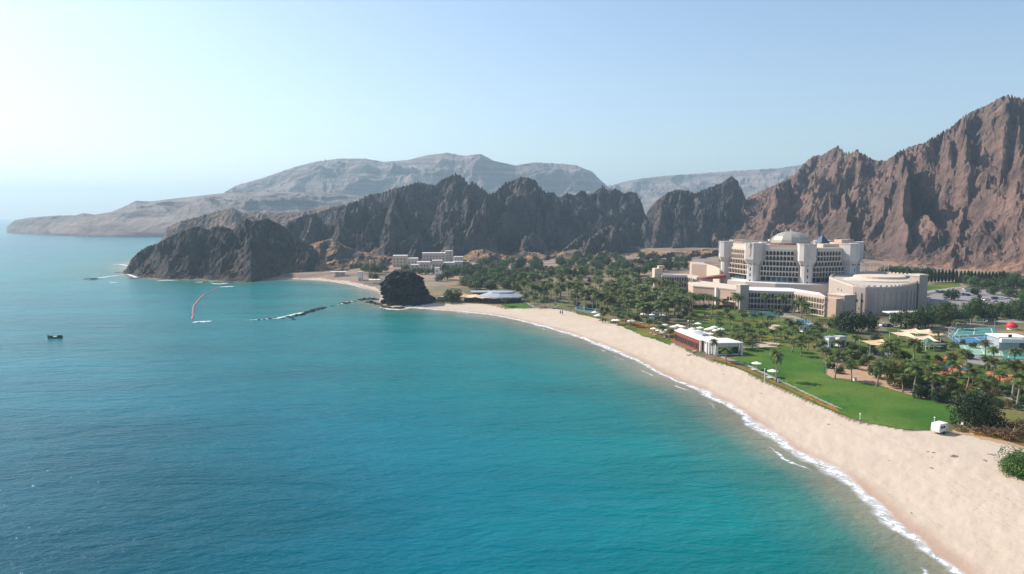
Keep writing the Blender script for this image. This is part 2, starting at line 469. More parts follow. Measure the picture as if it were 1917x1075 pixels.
def mountain(name, x0, x1, nx, nt_, sil, ridge, foot, mat, amp=30.0, wl=120.0, seed=1, p=1.1, warp=0.5, zf=None, back=0.7, fins=(), ksm=6.0,
             stretch=0.55, lean=-0.35, crest=1.0, spurs=0, spur_h=20.0, spur_w=(40, 12), spur_lean=-35, rib=0.9, octs=7, sharp=1.0, env0=0.15, flat=False, detail=0.0, crag=0.0):
    """a rock mass between its foot and its crest, read off the photo by column; then weathered with ridged noise in world space"""
    px = np.linspace(x0, x1, nx)
    yr, yf = interp_pts(ridge, px), interp_pts(foot, px)
    target = np.array([elev(a, c)[0] for a, c in zip(px, interp_pts(sil, px))])   # tan of the crest's elevation
    tanx = (px - CX) / F_PX / math.cos(PITCH)
    t = np.linspace(0, 1 + back, nt_)[:, None]
    Y = yf[None] + (yr - yf)[None] * t
    X = tanx[None] * (Y * 1.0)
    zb = -3.0 if zf is None else zf
    zr = CAM_H + target * yr
    prof = np.where(t <= 1, np.clip(t, 0, 1) ** p, np.clip(1 - ((t - 1) / back) ** 1.3, -0.2, 1))
    Z = (zr[None] - zb) * prof
    env = env0 + (1 - env0) * smooth(0.0, 0.35, t) * (1 - smooth(1 + back * 0.5, 1 + back, t))
    env = env * smooth(-0.02, 0.10, t) * (1 - (1 - crest) * np.exp(-((t - 1) / 0.22) ** 2))
    wx = fbm(X / (wl * 1.7), Y / (wl * 1.7), 3, seed + 5) * wl * warp
    wy = fbm(X / (wl * 1.7) + 31, Y / (wl * 1.7), 3, seed + 9) * wl * warp
    Zb = Z.copy()
    U = (X + wx + lean * Y) / wl
    V = (Zb * 1.25 + Y * 0.42 + wy * 0.7) * (stretch / 0.5) / wl
    n = ridged(U, V, octs, seed, sharp=sharp)
    n2 = ridged(U * 0.43 + 7, V * 0.43, 3, seed + 50)
    rel = np.clip((zr[None] - zb) / 100.0, 0.25, 1.6)
    Z = Z + amp * env * rel * (n - 0.42) + amp * 0.8 * env * rel * (n2 - 0.5)
    if detail:
        ac, al_ = X - rib * Zb, Zb + rib * X + 0.35 * Y
        Z = Z + detail * env * (ridged((ac + 0.4 * wx) / 24.0, al_ / 50.0, 5, seed + 90) - 0.4)
        Z = Z + 0.42 * detail * (0.4 + 0.6 * env) * smooth(0.0, 0.1, t) * (ridged(ac / 8.0, al_ / 15.0, 4, seed + 95, gain=0.6) - 0.4)
    if crag:
        # tilted rock ribs: saw-tooth steps across the slope
        s = (X * 0.62 - Zb * 0.75 - Y * 0.12 + 12 * fbm(X / 55, Y / 55, 3, seed + 70)) / 15.0
        saw = np.abs((s % 1.0) - 0.72) / 0.72
        Z = Z + crag * env * rel * (saw - 0.4) * smooth(0.35, 0.6, ridged(X / 90, Y / 90, 3, seed + 71))
    fins = list(fins)
    rs = random.Random(seed)
    for i in range(spurs):                                   # smaller spurs coming down from the crest
        fx = x0 + (x1 - x0) * (i + rs.uniform(0.1, 0.9)) / spurs
        ta = rs.uniform(0.45, 1.02); tb = max(0.02, ta - rs.uniform(0.3, 0.7))
        g = rs.uniform(0.6, 1.3)
        fins.append((fx, ta, fx + spur_lean * (ta - tb) * rs.uniform(0.5, 1.6), tb, spur_h * g, spur_w[0] * g * rs.uniform(0.7, 1.3), spur_w[1] * g))
    for (fx0, ft0, fx1, ft1, h, wl_, wr_) in fins:          # fins of hard rock: gentle on the left, sheer on the right
        cx_ = fx0 + (fx1 - fx0) * np.clip((t - ft0) / (ft1 - ft0), 0, 1)
        jag = 7 * fbm(Y / 25.0, X / 60.0, 3, seed + 200)
        d = px[None] - cx_ + jag
        prof_f = np.where(d < 0, np.clip(1 + d / wl_, 0, 1) ** 1.4, np.clip(1 - d / wr_, 0, 1) ** 0.8)
        along = smooth(min(ft0, ft1) - 0.10, min(ft0, ft1) + 0.12, t) * (1 - smooth(max(ft0, ft1) - 0.08, max(ft0, ft1) + 0.10, t))
        Z = Z + h * prof_f * along
    Z = np.maximum(Z, 0.0) if zf is None else Z
    # bring the skyline to the photographed height (slowly varying along the crest)
    lo, hi = np.full(nx, 0.3), np.full(nx, 3.0)
    for _ in range(22):
        k = (lo + hi) / 2
        e = ((zb + Z * k[None] - CAM_H) / Y).max(0)
        hi = np.where(e > target, k, hi); lo = np.where(e > target, lo, k)
    k = gauss((lo + hi) / 2, ksm)
    Z = zb + Z * k[None]
    Z[0] = zb - 3; Z[-1] = zb - 3
    o = grid_object(name, X, Y, Z, mat, flat=detail > 0)
    tag(o, kind='structure')
    return o, (X, Y, Z)

m_far = rock_mat('far_rock', (0.095, 0.078, 0.080), (0.155, 0.122, 0.115), (0.25, 0.195, 0.17), 0.8, 0.0035, strat=0.8, bumpd=12, soil_z=(0, 420))  # greyed tones carry some of the distance haze in the colour
m_dark = rock_mat('dark_rock', (0.022, 0.027, 0.034), (0.140, 0.112, 0.106), (0.40, 0.20, 0.075), 1.0, 0.035, bumpd=4.5, soil_z=(8, 46))  # blue-black dark tone imitates blue shade on the rock
m_foot = rock_mat('foothill_rock', (0.022, 0.026, 0.032), (0.115, 0.088, 0.075), (0.36, 0.20, 0.09), 1.0, 0.03, bumpd=3.0, soil_z=(30, 70))
m_head = rock_mat('headland_rock', (0.014, 0.020, 0.028), (0.085, 0.070, 0.064), (0.30, 0.17, 0.075), 0.6, 0.035, bumpd=4.0, soil_z=(8, 46))  # darker, bluer tones put the headland's shade into its colour
m_hill = rock_mat('hill_rock', (0.085, 0.072, 0.066), (0.20, 0.155, 0.13), (0.33, 0.21, 0.12), 0.7, 0.02, bumpd=4.0, soil_z=(8, 90))  # lightened tones put the haze over this hill into its colour
m_seaside = rock_mat('seaside_rock', (0.012, 0.018, 0.024), (0.060, 0.055, 0.052), (0.1, 0.08, 0.06), 0.0, 0.09, bumpd=2.0)
m_red = rock_mat('red_rock', (0.058, 0.044, 0.043), (0.250, 0.155, 0.122), (0.40, 0.215, 0.115), 0.75, 0.02, bumpd=6.0, soil_z=(20, 150))

# far tableland with its cape, and the higher mountain behind
mountain('far_tableland', 20, 800, 760, 140,
    [(20, 425), (35, 413), (60, 408), (110, 404), (150, 403), (165, 399), (185, 402), (215, 397), (245, 385), (262, 376), (290, 377), (350, 370), (430, 361), (500, 359), (560, 360), (640, 362), (720, 372), (800, 390)],
    [(20, 2520), (160, 2300), (262, 2420), (430, 2650), (600, 2800), (800, 2900)],
    [(20, 2400), (60, 2235), (100, 2070), (170, 1940), (330, 1900), (450, 1900), (800, 2100)],
    m_far, amp=52, wl=380, seed=3, p=0.5, warp=0.4, ksm=3, stretch=0.6, lean=-0.2, octs=7, env0=0.3, back=0.5, crest=0.4, sharp=0.8)
mountain('far_mountain', 400, 1180, 800, 160,
    [(400, 390), (430, 358), (450, 347), (500, 333), (560, 312), (600, 302), (640, 297), (690, 297), (720, 303), (765, 300), (800, 291), (840, 286), (870, 292), (900, 288), (925, 301), (965, 310), (1000, 304), (1040, 306), (1075, 309), (1105, 321), (1125, 340), (1150, 362), (1180, 390)],
    [(400, 3500), (600, 3800), (850, 4000), (1180, 4100)],
    [(400, 3150), (700, 3000), (1180, 3000)],
    m_far, amp=72, wl=430, seed=5, p=0.75, warp=0.4, ksm=3, stretch=0.5, lean=-0.25, octs=7, env0=0.3, back=0.5, crest=0.35, sharp=0.8)
mountain('far_range', 1100, 1560, 420, 110,
    [(1100, 372), (1140, 347), (1180, 337), (1230, 330), (1300, 325), (1370, 320), (1420, 317), (1450, 315), (1490, 309), (1560, 300)],
    [(1100, 4700), (1560, 4700)], [(1100, 3700), (1560, 3500)], m_far, amp=80, wl=480, seed=12, p=0.9, ksm=4, back=0.5, crest=0.35, sharp=0.8)
# long brown hill behind the headland
mountain('brown_hill', 296, 720, 420, 150,
    [(296, 462), (310, 444), (316, 428), (345, 413), (390, 402), (425, 393), (440, 389), (460, 398), (505, 399), (540, 397), (580, 394), (640, 384), (680, 400), (720, 430)],
    [(296, 1060), (440, 1180), (720, 1320)], [(296, 985), (400, 1000), (720, 1120)], m_hill, amp=26, wl=150, seed=21, p=0.7, ksm=4, detail=6, crest=0.5)
# the jagged ridge in the middle
mountain('jagged_ridge', 505, 1235, 1250, 460,
    [(505, 470), (520, 440), (545, 415), (575, 402), (600, 398), (625, 388), (650, 384), (672, 376), (695, 364), (715, 362), (740, 353), (765, 347), (785, 341), (800, 344), (815, 347), (828, 337),
     (845, 329), (856, 325), (870, 334), (880, 346), (886, 339), (900, 350), (918, 364), (930, 358), (945, 342), (960, 338), (975, 331), (990, 333), (1004, 340), (1012, 352), (1022, 361), (1035, 360),
     (1048, 370), (1058, 362), (1075, 365), (1088, 356), (1100, 364), (1112, 360), (1125, 347), (1135, 356), (1150, 353), (1165, 362), (1178, 358), (1190, 362), (1200, 384), (1210, 415), (1235, 452)],
    [(505, 1060), (620, 1150), (760, 1190), (860, 1180), (1000, 1220), (1235, 1360)],
    [(505, 800), (600, 790), (700, 790), (800, 820), (900, 850), (1000, 880), (1100, 910), (1235, 1060)],
    m_dark, amp=50, wl=105, seed=33, p=1.45, warp=0.45, ksm=3.0, stretch=0.42, lean=-0.95, octs=7, sharp=1.1, detail=13, crag=9, env0=0.25, crest=0.95,
    spurs=24, spur_h=34, spur_w=(70, 14), spur_lean=-120,
    fins=((700, 0.98, 690, 0.25, 30, 70, 14), (866, 1.0, 880, 0.3, 60, 95, 16), (985, 1.0, 1000, 0.4, 46, 70, 12), (1090, 0.98, 1100, 0.4, 30, 50, 10), (1130, 1.0, 1150, 0.45, 30, 40, 10), (790, 0.98, 740, 0.3, 30, 50, 11), (918, 0.86, 880, 0.2, -48, 26, 26), (1040, 0.86, 1005, 0.25, -40, 22, 22), (818, 0.84, 770, 0.25, -28, 22, 20), (1108, 0.86, 1085, 0.3, -30, 18, 18), (725, 0.84, 680, 0.25, -28, 22, 22), (1150, 0.84, 1140, 0.3, -24, 14, 14), (630, 0.8, 600, 0.2, -24, 26, 26)))
# lower buttresses in front of it
mountain('jagged_ridge', 600, 1225, 1000, 260,
    [(600, 486), (630, 470), (650, 452), (668, 437), (682, 434), (700, 450), (718, 462), (738, 468), (755, 452), (772, 440), (784, 436), (800, 452), (822, 468), (846, 452), (866, 438), (880, 436), (893, 450), (910, 468), (932, 474), (956, 458), (980, 442), (998, 434), (1010, 444), (1030, 464), (1050, 470), (1072, 452), (1092, 438), (1106, 444), (1126, 428), (1146, 420), (1162, 436), (1180, 458), (1205, 474), (1225, 484)],
    [(600, 920), (800, 930), (1000, 980), (1225, 1040)], [(600, 780), (700, 775), (800, 800), (900, 825), (1000, 850), (1100, 875), (1225, 960)],
    m_dark, amp=34, wl=72, seed=39, p=1.15, warp=0.45, ksm=2.5, stretch=0.5, lean=-0.9, octs=7, detail=11, crag=8, env0=0.2, crest=0.9, spurs=14, spur_h=18, spur_w=(44, 11), spur_lean=-80)
# peak in the gap
mountain('gap_peak', 1180, 1440, 480, 280,
    [(1180, 462), (1196, 430), (1210, 396), (1225, 376), (1245, 361), (1262, 355), (1280, 356), (1296, 362), (1320, 352), (1345, 343), (1358, 333), (1366, 330), (1376, 342), (1384, 356), (1395, 380), (1415, 410), (1440, 440)],
    [(1180, 1220), (1300, 1250), (1440, 1280)], [(1180, 1070), (1440, 1040)], m_dark, amp=42, wl=85, seed=47, p=1.2, ksm=3, lean=-0.9, stretch=0.5, detail=13, crag=9, crest=0.8, spurs=9, spur_h=22, spur_w=(36, 10), spur_lean=-40,
    fins=((1262, 1.0, 1275, 0.35, 26, 45, 12), (1330, 1.05, 1310, 0.3, 28, 40, 60)))
# the big mountain on the right
mountain('big_mountain', 1330, 2300, 1350, 500,
    [(1330, 440), (1360, 412), (1382, 380), (1400, 366), (1430, 353), (1460, 339), (1480, 326), (1495, 307), (1512, 292), (1530, 290), (1545, 280), (1557, 273), (1570, 286), (1582, 286), (1594, 281), (1608, 290),
     (1625, 300), (1648, 301), (1665, 287), (1685, 276), (1715, 267), (1740, 252), (1765, 236), (1790, 213), (1815, 202), (1838, 190), (1850, 182), (1862, 178), (1876, 183), (1893, 183), (1905, 190), (1917, 197), (1990, 240), (2100, 215), (2300, 330)],
    [(1330, 1330), (1500, 1300), (1600, 1230), (1700, 1120), (1860, 1010), (2000, 980), (2300, 940)],
    [(1330, 1050), (1450, 930), (1600, 815), (1680, 760), (1760, 705), (1917, 650), (2300, 580)],
    m_red, amp=34, wl=125, seed=58, p=0.98, warp=0.5, ksm=3, stretch=0.42, lean=-1.0, octs=8, detail=13, crag=10, env0=0.2, back=0.5, crest=0.5, spurs=22, spur_h=15, spur_w=(70, 11), spur_lean=-110,
    fins=((1664, 0.74, 1690, 0.16, 62, 120, 12), (1556, 1.0, 1590, 0.62, 60, 100, 18), (1850, 0.98, 1868, 0.60, 52, 90, 26), (1500, 0.9, 1450, 0.35, 30, 60, 14), (1772, 0.78, 1800, 0.5, 40, 80, 12),
          (1572, 0.40, 1590, 0.08, 40, 80, 13), (1905, 0.4, 1950, 0.12, 40, 80, 14), (1640, 1.0, 1650, 0.75, 24, 40, 12)))
# brown foothills with ochre soil along the foot of the ridge
mountain('foothills', 490, 790, 380, 150,
    [(490, 500), (520, 478), (545, 466), (570, 462), (600, 452), (625, 446), (650, 462), (675, 470), (700, 476), (730, 480), (760, 484), (790, 500)],
    [(490, 760), (620, 800), (790, 790)], [(490, 668), (560, 660), (640, 668), (700, 700), (790, 740)], m_foot, amp=11, wl=48, seed=71, p=1.0, ksm=3, lean=-0.6, stretch=0.4, detail=5, crag=3, env0=0.2, crest=0.7, spurs=6, spur_h=7, spur_w=(36, 12), spur_lean=-60)
mountain('foothills', 770, 1370, 640, 130,
    [(770, 500), (800, 480), (830, 474), (860, 482), (880, 470), (905, 466), (930, 474), (955, 480), (980, 470), (1005, 473), (1030, 480), (1050, 472), (1075, 466), (1100, 476), (1130, 470), (1160, 478), (1190, 474), (1215, 468), (1240, 474), (1280, 470), (1320, 466), (1370, 470)],
    [(770, 830), (1000, 860), (1200, 930), (1370, 950)], [(770, 745), (900, 760), (1000, 770), (1100, 780), (1200, 830), (1370, 850)], m_foot, amp=10, wl=44, seed=75, p=1.1, ksm=2.5, lean=-0.6, stretch=0.4, detail=5, crag=3, env0=0.15, crest=0.8, spurs=14, spur_h=8, spur_w=(34, 10), spur_lean=-40)
# headland on the left
mountain('headland', 232, 640, 800, 340,
    [(232, 516), (240, 500), (248, 486), (262, 472), (280, 461), (296, 457), (312, 448), (330, 440), (352, 430), (372, 424), (392, 430), (405, 426), (420, 423), (440, 430), (452, 418), (465, 408), (476, 414), (490, 412), (505, 409), (520, 416), (535, 424), (552, 440), (575, 452), (600, 470), (640, 505)],
    [(232, 722), (300, 742), (460, 772), (640, 790)], [(232, 684), (270, 638), (330, 616), (380, 622), (430, 596), (470, 597), (510, 634), (560, 662), (640, 690)], m_head, amp=34, wl=66, seed=64, p=0.8, ksm=3, lean=-0.8, stretch=0.5, detail=11, crag=7, crest=0.8,
    spurs=11, spur_h=12, spur_w=(36, 11), spur_lean=-70,
    fins=((292, 0.9, 315, 0.2, 9, 26, 8), (380, 0.9, 360, 0.15, 14, 40, 10), (505, 0.95, 470, 0.15, 18, 45, 10)), env0=0.3)

#--PART2--
# ------------------------------------------------------------------ places on the ground
_la = np.linspace(R(-52), R(52), gX.shape[1])
def gz(x, y):
    i = math.log(max(y, 35) / 34.0) / math.log(7000 / 34.0) * (gX.shape[0] - 1)
    j = (math.atan2(x, y) + R(52)) / R(104) * (gX.shape[1] - 1)
    i = min(max(i, 0), gX.shape[0] - 1.001); j = min(max(j, 0), gX.shape[1] - 1.001)
    a, b_ = int(i), int(j); u, v = i - a, j - b_
    return float((gZ[a, b_] * (1 - v) + gZ[a, b_ + 1] * v) * (1 - u) + (gZ[a + 1, b_] * (1 - v) + gZ[a + 1, b_ + 1] * v) * u)
def G(px, py):
    """the ground point seen at this pixel"""
    z = ZG
    for _ in range(5):
        p = P(px, py, z); z = gz(p.x, p.y)
    return P(px, py, z)
def zat(px, py, y):
    """height of what shows at this pixel, if it stands y metres ahead"""
    return CAM_H + elev(px, py)[0] * y
def GX(pts): return [G(*p_) for p_ in pts]

def sheet(name, px_poly, mat, dz, jit=0.6, jf=0.25, seed=0, kind='structure'):
    """a ground cover that follows the ground, dz above it"""
    poly = [(q_.x, q_.y) for q_ in GX(px_poly)]
    x0, x1 = min(q_[0] for q_ in poly) - 4, max(q_[0] for q_ in poly) + 4
    y0, y1 = min(q_[1] for q_ in poly) - 4, max(q_[1] for q_ in poly) + 4
    cell = max(0.28, y0 * 0.0016)
    sx, sy = np.meshgrid(np.arange(x0, x1, cell), np.arange(y0, y1, cell * 1.6))
    k = in_poly(sx + jit * fbm(sx * jf, sy * jf, 3, seed), sy + jit * fbm(sx * jf + 9, sy * jf, 3, seed + 1), poly)
    ii = np.clip(np.log(np.maximum(sy, 35) / 34.0) / math.log(7000 / 34.0) * (gX.shape[0] - 1), 0, gX.shape[0] - 1.001)
    jj = np.clip((np.arctan2(sx, sy) + R(52)) / R(104) * (gX.shape[1] - 1), 0, gX.shape[1] - 1.001)
    a, b_ = ii.astype(int), jj.astype(int); u, v = ii - a, jj - b_
    sz = (gZ[a, b_] * (1 - v) + gZ[a, b_ + 1] * v) * (1 - u) + (gZ[a + 1, b_] * (1 - v) + gZ[a + 1, b_ + 1] * v) * u
    # only whole cells inside the outline
    kk = k[:-1, :-1] & k[:-1, 1:] & k[1:, 1:] & k[1:, :-1]
    n, m = sx.shape
    idx = np.arange(n * m).reshape(n, m)
    qd = np.stack([idx[:-1, :-1], idx[:-1, 1:], idx[1:, 1:], idx[1:, :-1]], -1)[kk]
    used = np.zeros(n * m, bool); used[qd.reshape(-1)] = True
    qd = (np.cumsum(used) - 1)[qd]
    co = np.stack([sx, sy, sz + dz], -1).reshape(-1, 3)[used].astype(np.float32)
    me = bpy.data.meshes.new(name)
    me.vertices.add(len(co)); me.vertices.foreach_set('co', co.reshape(-1))
    me.loops.add(qd.size); me.loops.foreach_set('vertex_index', qd.reshape(-1).astype(np.int32))
    me.polygons.add(len(qd)); me.polygons.foreach_set('loop_start', np.arange(0, qd.size, 4, dtype=np.int32))
    me.update(calc_edges=True); me.polygons.foreach_set('use_smooth', np.ones(len(qd), bool)); me.materials.append(mat)
    return tag(link(name, me), kind=kind)

def grass_mat(name, a, b_, c=None, scale=0.05):
    m, nt, b = new_mat(name); p = pos(nt)
    n1 = noise_n(nt, mapping(nt, p, (0, 0, R(20)), (1, 0.6, 1)), scale, 5, 0.65); n2 = noise_n(nt, p, 1.1, 4, 0.7)
    col = mix(nt, ramp(nt, n1, [(0.35, 0.0), (0.65, 1.0)]).outputs[0], a, b_)
    if c: col = mix(nt, ramp(nt, noise_n(nt, p, scale * 0.7, 4, 0.6), [(0.46, 0.0), (0.62, 0.95)]).outputs[0], col, c)
    col = mix(nt, ramp(nt, n2, [(0.3, 0.55), (0.7, 1.0)]).outputs[0], [x * 0.5 for x in a], col)
    nt.links.new(col, b.inputs['Base Color']); b.inputs['Roughness'].default_value = 0.95; b.inputs['Specular IOR Level'].default_value = 0.1
    bump(nt, b, n2, 0.6, 0.2); return m

m_lawn = grass_mat('lawn_grass', (0.036, 0.105, 0.015), (0.074, 0.165, 0.024), (0.125, 0.185, 0.034))
m_lawn2 = grass_mat('garden_grass', (0.042, 0.090, 0.017), (0.088, 0.155, 0.026), (0.20, 0.185, 0.04), 0.05)
m_dry = grass_mat('dry_grass', (0.17, 0.11, 0.032), (0.20, 0.16, 0.04), (0.33, 0.15, 0.04), 0.12)
m_path = plain('pale_path', (0.27, 0.245, 0.21), 0.9, 0.15, 0.5)
m_sandpit = plain('raked_sand', (0.50, 0.37, 0.28), 0.95, 0.12, 0.5)
m_asphalt = plain('car_park_asphalt', (0.24, 0.22, 0.22), 0.9, 0.25, 0.12)
m_terra = plain('terracotta_paving', (0.50, 0.17, 0.07), 0.85, 0.2, 0.2)
m_gravel = plain('garden_gravel', (0.40, 0.25, 0.155), 0.95, 0.3, 0.35)

sheet('lawn', [(1330, 674), (1400, 698), (1450, 721), (1500, 744), (1560, 771), (1600, 786), (1640, 796), (1700, 806), (1748, 807), (1758, 796), (1795, 790), (1800, 765), (1765, 757), (1745, 750), (1710, 741),
               (1655, 725), (1600, 713), (1560, 708), (1543, 700), (1546, 684), (1530, 662), (1500, 652), (1440, 650), (1394, 652), (1396, 666), (1345, 672)], m_lawn, 0.12, 0.5, seed=1)
sheet('garden_lawn', [(1262, 588), (1300, 574), (1365, 574), (1440, 590), (1500, 604), (1560, 618), (1610, 624), (1600, 632), (1545, 650), (1500, 652), (1440, 650), (1396, 650), (1360, 634), (1320, 620)], m_lawn2, 0.03, 1.0, 0.12, seed=2)
sheet('garden_lawn', [(1395, 652), (1440, 652), (1500, 654), (1540, 668), (1552, 650), (1600, 636), (1640, 640), (1625, 680), (1560, 700), (1530, 662)], m_lawn2, 0.05, 1.2, 0.12, seed=3)
sheet('garden_lawn', [(1640, 640), (1660, 614), (1720, 618), (1790, 655), (1860, 670), (1917, 690), (1917, 770), (1850, 745), (1800, 735), (1720, 690)], m_lawn2, 0.03, 1.5, 0.12, seed=4)
sheet('garden_lawn', [(1140, 598), (1190, 604), (1250, 614), (1300, 622), (1262, 640), (1200, 624), (1160, 609)], m_dry, 0.04, 1.2, 0.2, seed=6)
sheet('garden_lawn', [(1750, 530), (1795, 526), (1800, 537), (1728, 546), (1728, 536)], m_lawn2, 0.03, 1.0, 0.1, seed=5)
sheet('beach_bar_lawn', [(935, 571), (968, 562), (980, 564), (1003, 576), (960, 579)], m_lawn, 0.04, 0.3, seed=8)
sheet('beach_edge_grass', [(1080, 582), (1130, 594), (1180, 611), (1240, 633), (1262, 640), (1258, 648), (1200, 628), (1150, 606), (1100, 592), (1076, 588)], m_lawn2, 0.06, 0.8, seed=9)
sheet('dry_verge', [(1336, 673), (1400, 697), (1450, 720), (1500, 743), (1575, 776), (1575, 769), (1500, 736), (1450, 713), (1400, 688), (1352, 668)], m_dry, 0.17, 0.5, 0.3, seed=10)
sheet('path', [(1348, 671), (1400, 688), (1450, 712), (1500, 735), (1560, 763), (1580, 769), (1576, 766), (1505, 733), (1452, 708), (1402, 684), (1350, 667)], m_path, 0.22, 0.05, seed=11)
sheet('path', [(1320, 577), (1365, 572), (1420, 578), (1420, 580), (1365, 575), (1322, 580)], m_path, 0.08, 0.05, seed=12)
sheet('path', [(1310, 598), (1345, 596), (1345, 598), (1310, 600)], m_path, 0.08, 0.05, seed=13)
sheet('path', [(1400, 592), (1425, 588), (1427, 591), (1402, 595)], m_path, 0.08, 0.05, seed=14)
sheet('path', [(1440, 584), (1490, 592), (1540, 612), (1520, 612), (1486, 598), (1440, 589)], m_path, 0.08, 0.4, seed=14)
sheet('path', [(1830, 724), (1870, 735), (1917, 748), (1917, 757), (1866, 741), (1828, 728)], m_path, 0.08, 0.2, seed=15)
sheet('path', [(966, 560), (971, 559), (1005, 574), (999, 577)], m_path, 0.08, 0.05, seed=16)
sheet('sand_court', [(1407, 645), (1430, 640), (1462, 643), (1456, 650), (1425, 651)], m_sandpit, 0.08, 0.3, seed=17)
sheet('sand_court', [(1436, 611), (1450, 607), (1468, 611), (1455, 618), (1440, 617)], m_sandpit, 0.08, 0.3, seed=18)
sheet('gravel_bed', [(1546, 706), (1552, 680), (1575, 672), (1640, 690), (1690, 715), (1760, 740), (1790, 752), (1760, 756), (1700, 740), (1650, 724), (1600, 712)], m_gravel, 0.06, 0.6, seed=19)
sheet('car_park', [(1728, 556), (1760, 546), (1830, 541), (1917, 548), (1960, 552), (1960, 580), (1880, 572), (1830, 568), (1790, 590), (1770, 578), (1728, 566)], m_asphalt, 0.05, 0.3, seed=20)
sheet('road', [(1600, 534), (1640, 536), (1728, 545), (1800, 536), (1830, 530), (1830, 533), (1800, 540), (1728, 551), (1640, 541)], m_path, 0.07, 0.2, seed=21)
sheet('road', [(1640, 604), (1690, 606), (1690, 612), (1640, 612)], m_path, 0.07, 0.2, seed=21)
sheet('road', [(1720, 617), (1800, 609), (1840, 600), (1917, 597), (1960, 596), (1960, 603), (1850, 608), (1800, 614), (1725, 621)], m_path, 0.07, 0.2, seed=22)
sheet('road', [(700, 492), (820, 486), (950, 497), (1060, 487), (1190, 478), (1190, 480), (1060, 490), (950, 500), (820, 489), (700, 495)], m_path, 0.08, 1.0, 0.05, seed=23)
sheet('terracotta_paving', [(1712, 692), (1738, 680), (1768, 675), (1795, 676), (1812, 682), (1806, 700), (1780, 705), (1738, 702)], m_terra, 0.09, 1.2, 0.2, seed=24)
sheet('terracotta_paving', [(1842, 694), (1880, 697), (1917, 700), (1960, 705), (1960, 722), (1880, 717), (1850, 708)], m_terra, 0.09, 1.2, 0.2, seed=27)
sheet('terracotta_paving', [(1738, 672), (1765, 667), (1790, 668), (1770, 674)], m_terra, 0.09, 0.8, 0.2, seed=28)
sheet('terrace', [(1806, 668), (1840, 664), (1900, 676), (1917, 682), (1900, 690), (1850, 686), (1812, 680)], m_asphalt, 0.08, 0.6, 0.2, seed=29)
m_weed = plain('dry_seaweed', (0.20, 0.115, 0.065), 0.95, 0.3, 2.0)
for k, (x0, y0, x1, y1, h_) in enumerate(((1735, 846, 1764, 850, 3), (1738, 853, 1745, 857, 2), (1776, 852, 1808, 858, 3), (1788, 862, 1800, 866, 2), (1716, 872, 1726, 875, 2), (1736, 876, 1752, 879, 2), (1546, 793, 1556, 795, 2), (1834, 860, 1856, 867, 2), (1850, 850, 1864, 853, 3), (1625, 864, 1640, 866, 1.6), (1660, 862, 1676, 864, 1.4), (1690, 868, 1702, 870, 1.4), (1420, 735, 1430, 738, 1.4), (1470, 775, 1478, 779, 1.4), (1350, 700, 1362, 703, 1.2), (1600, 880, 1614, 888, 1.4), (1700, 960, 1716, 968, 1.6), (1780, 1000, 1800, 1010, 1.6))):
    sheet('beach_weed', [(x0, y0), ((x0 + x1) / 2, y0 - h_ * 0.3), (x1, y1 - h_ * 0.6), (x1, y1), ((x0 + x1) / 2, (y0 + y1) / 2 + h_ * 0.7), (x0, y0 + h_)], m_weed, 0.03, 0.9, 0.9, seed=200 + k, kind='stuff')
sheet('dirt', [(1776, 808), (1800, 795), (1850, 800), (1917, 795), (1960, 800), (1960, 850), (1917, 842), (1860, 826), (1800, 815)], m_gravel, 0.03, 1.2, 0.2, seed=25)
sheet('dry_verge', [(1800, 812), (1850, 804), (1917, 812), (1960, 820), (1960, 842), (1917, 836), (1860, 822)], m_dry, 0.06, 1.8, 0.25, seed=26)

# ------------------------------------------------------------------ plants
def leaf_mat(name, dark, light, trans=0.25, hue=0.04):
    m, nt, b = new_mat(name)
    oi = nt.nodes.new('ShaderNodeObjectInfo')
    n = noise_n(nt, nt.nodes.new('ShaderNodeTexCoord').outputs['Object'], 0.9, 4, 0.6)
    c = mix(nt, ramp(nt, n, [(0.35, 0.0), (0.65, 1.0)]).outputs[0], dark, light)
    hs = nt.nodes.new('ShaderNodeHueSaturation'); nt.links.new(c, hs.inputs['Color'])
    nt.links.new(mth(nt, 'MULTIPLY_ADD', oi.outputs['Random'], hue, 0.5 - hue * 0.6), hs.inputs['Hue'])
    nt.links.new(mth(nt, 'MULTIPLY_ADD', oi.outputs['Random'], 0.5, 0.78), hs.inputs['Value'])
    nt.links.new(hs.outputs[0], b.inputs['Base Color']); b.inputs['Roughness'].default_value = 0.6; b.inputs['Specular IOR Level'].default_value = 0.25
    if trans:
        t = nt.nodes.new('ShaderNodeBsdfTranslucent'); nt.links.new(hs.outputs[0], t.inputs['Color'])
        mx = nt.nodes.new('ShaderNodeMixShader'); mx.inputs[0].default_value = trans
        nt.links.new(b.outputs[0], mx.inputs[1]); nt.links.new(t.outputs[0], mx.inputs[2])
        nt.links.new(mx.outputs[0], nt.nodes['Material Output'].inputs['Surface'])
    return m
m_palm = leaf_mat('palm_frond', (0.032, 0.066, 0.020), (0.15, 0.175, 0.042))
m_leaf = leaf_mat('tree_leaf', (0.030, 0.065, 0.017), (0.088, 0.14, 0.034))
m_leaf_vivid = leaf_mat('bright_leaf', (0.07, 0.12, 0.018), (0.17, 0.22, 0.025), 0.35)  # yellow-green foliage colour
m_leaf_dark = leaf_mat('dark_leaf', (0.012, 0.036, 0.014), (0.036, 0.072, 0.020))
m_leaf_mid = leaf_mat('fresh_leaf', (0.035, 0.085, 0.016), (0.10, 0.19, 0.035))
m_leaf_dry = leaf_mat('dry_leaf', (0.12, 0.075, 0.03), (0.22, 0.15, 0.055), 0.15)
m_bark = plain('bark', (0.20, 0.15, 0.11), 0.95, 0.35, 2.0)
m_palm_bark = plain('palm_bark', (0.30, 0.235, 0.18), 0.95, 0.35, 2.5)

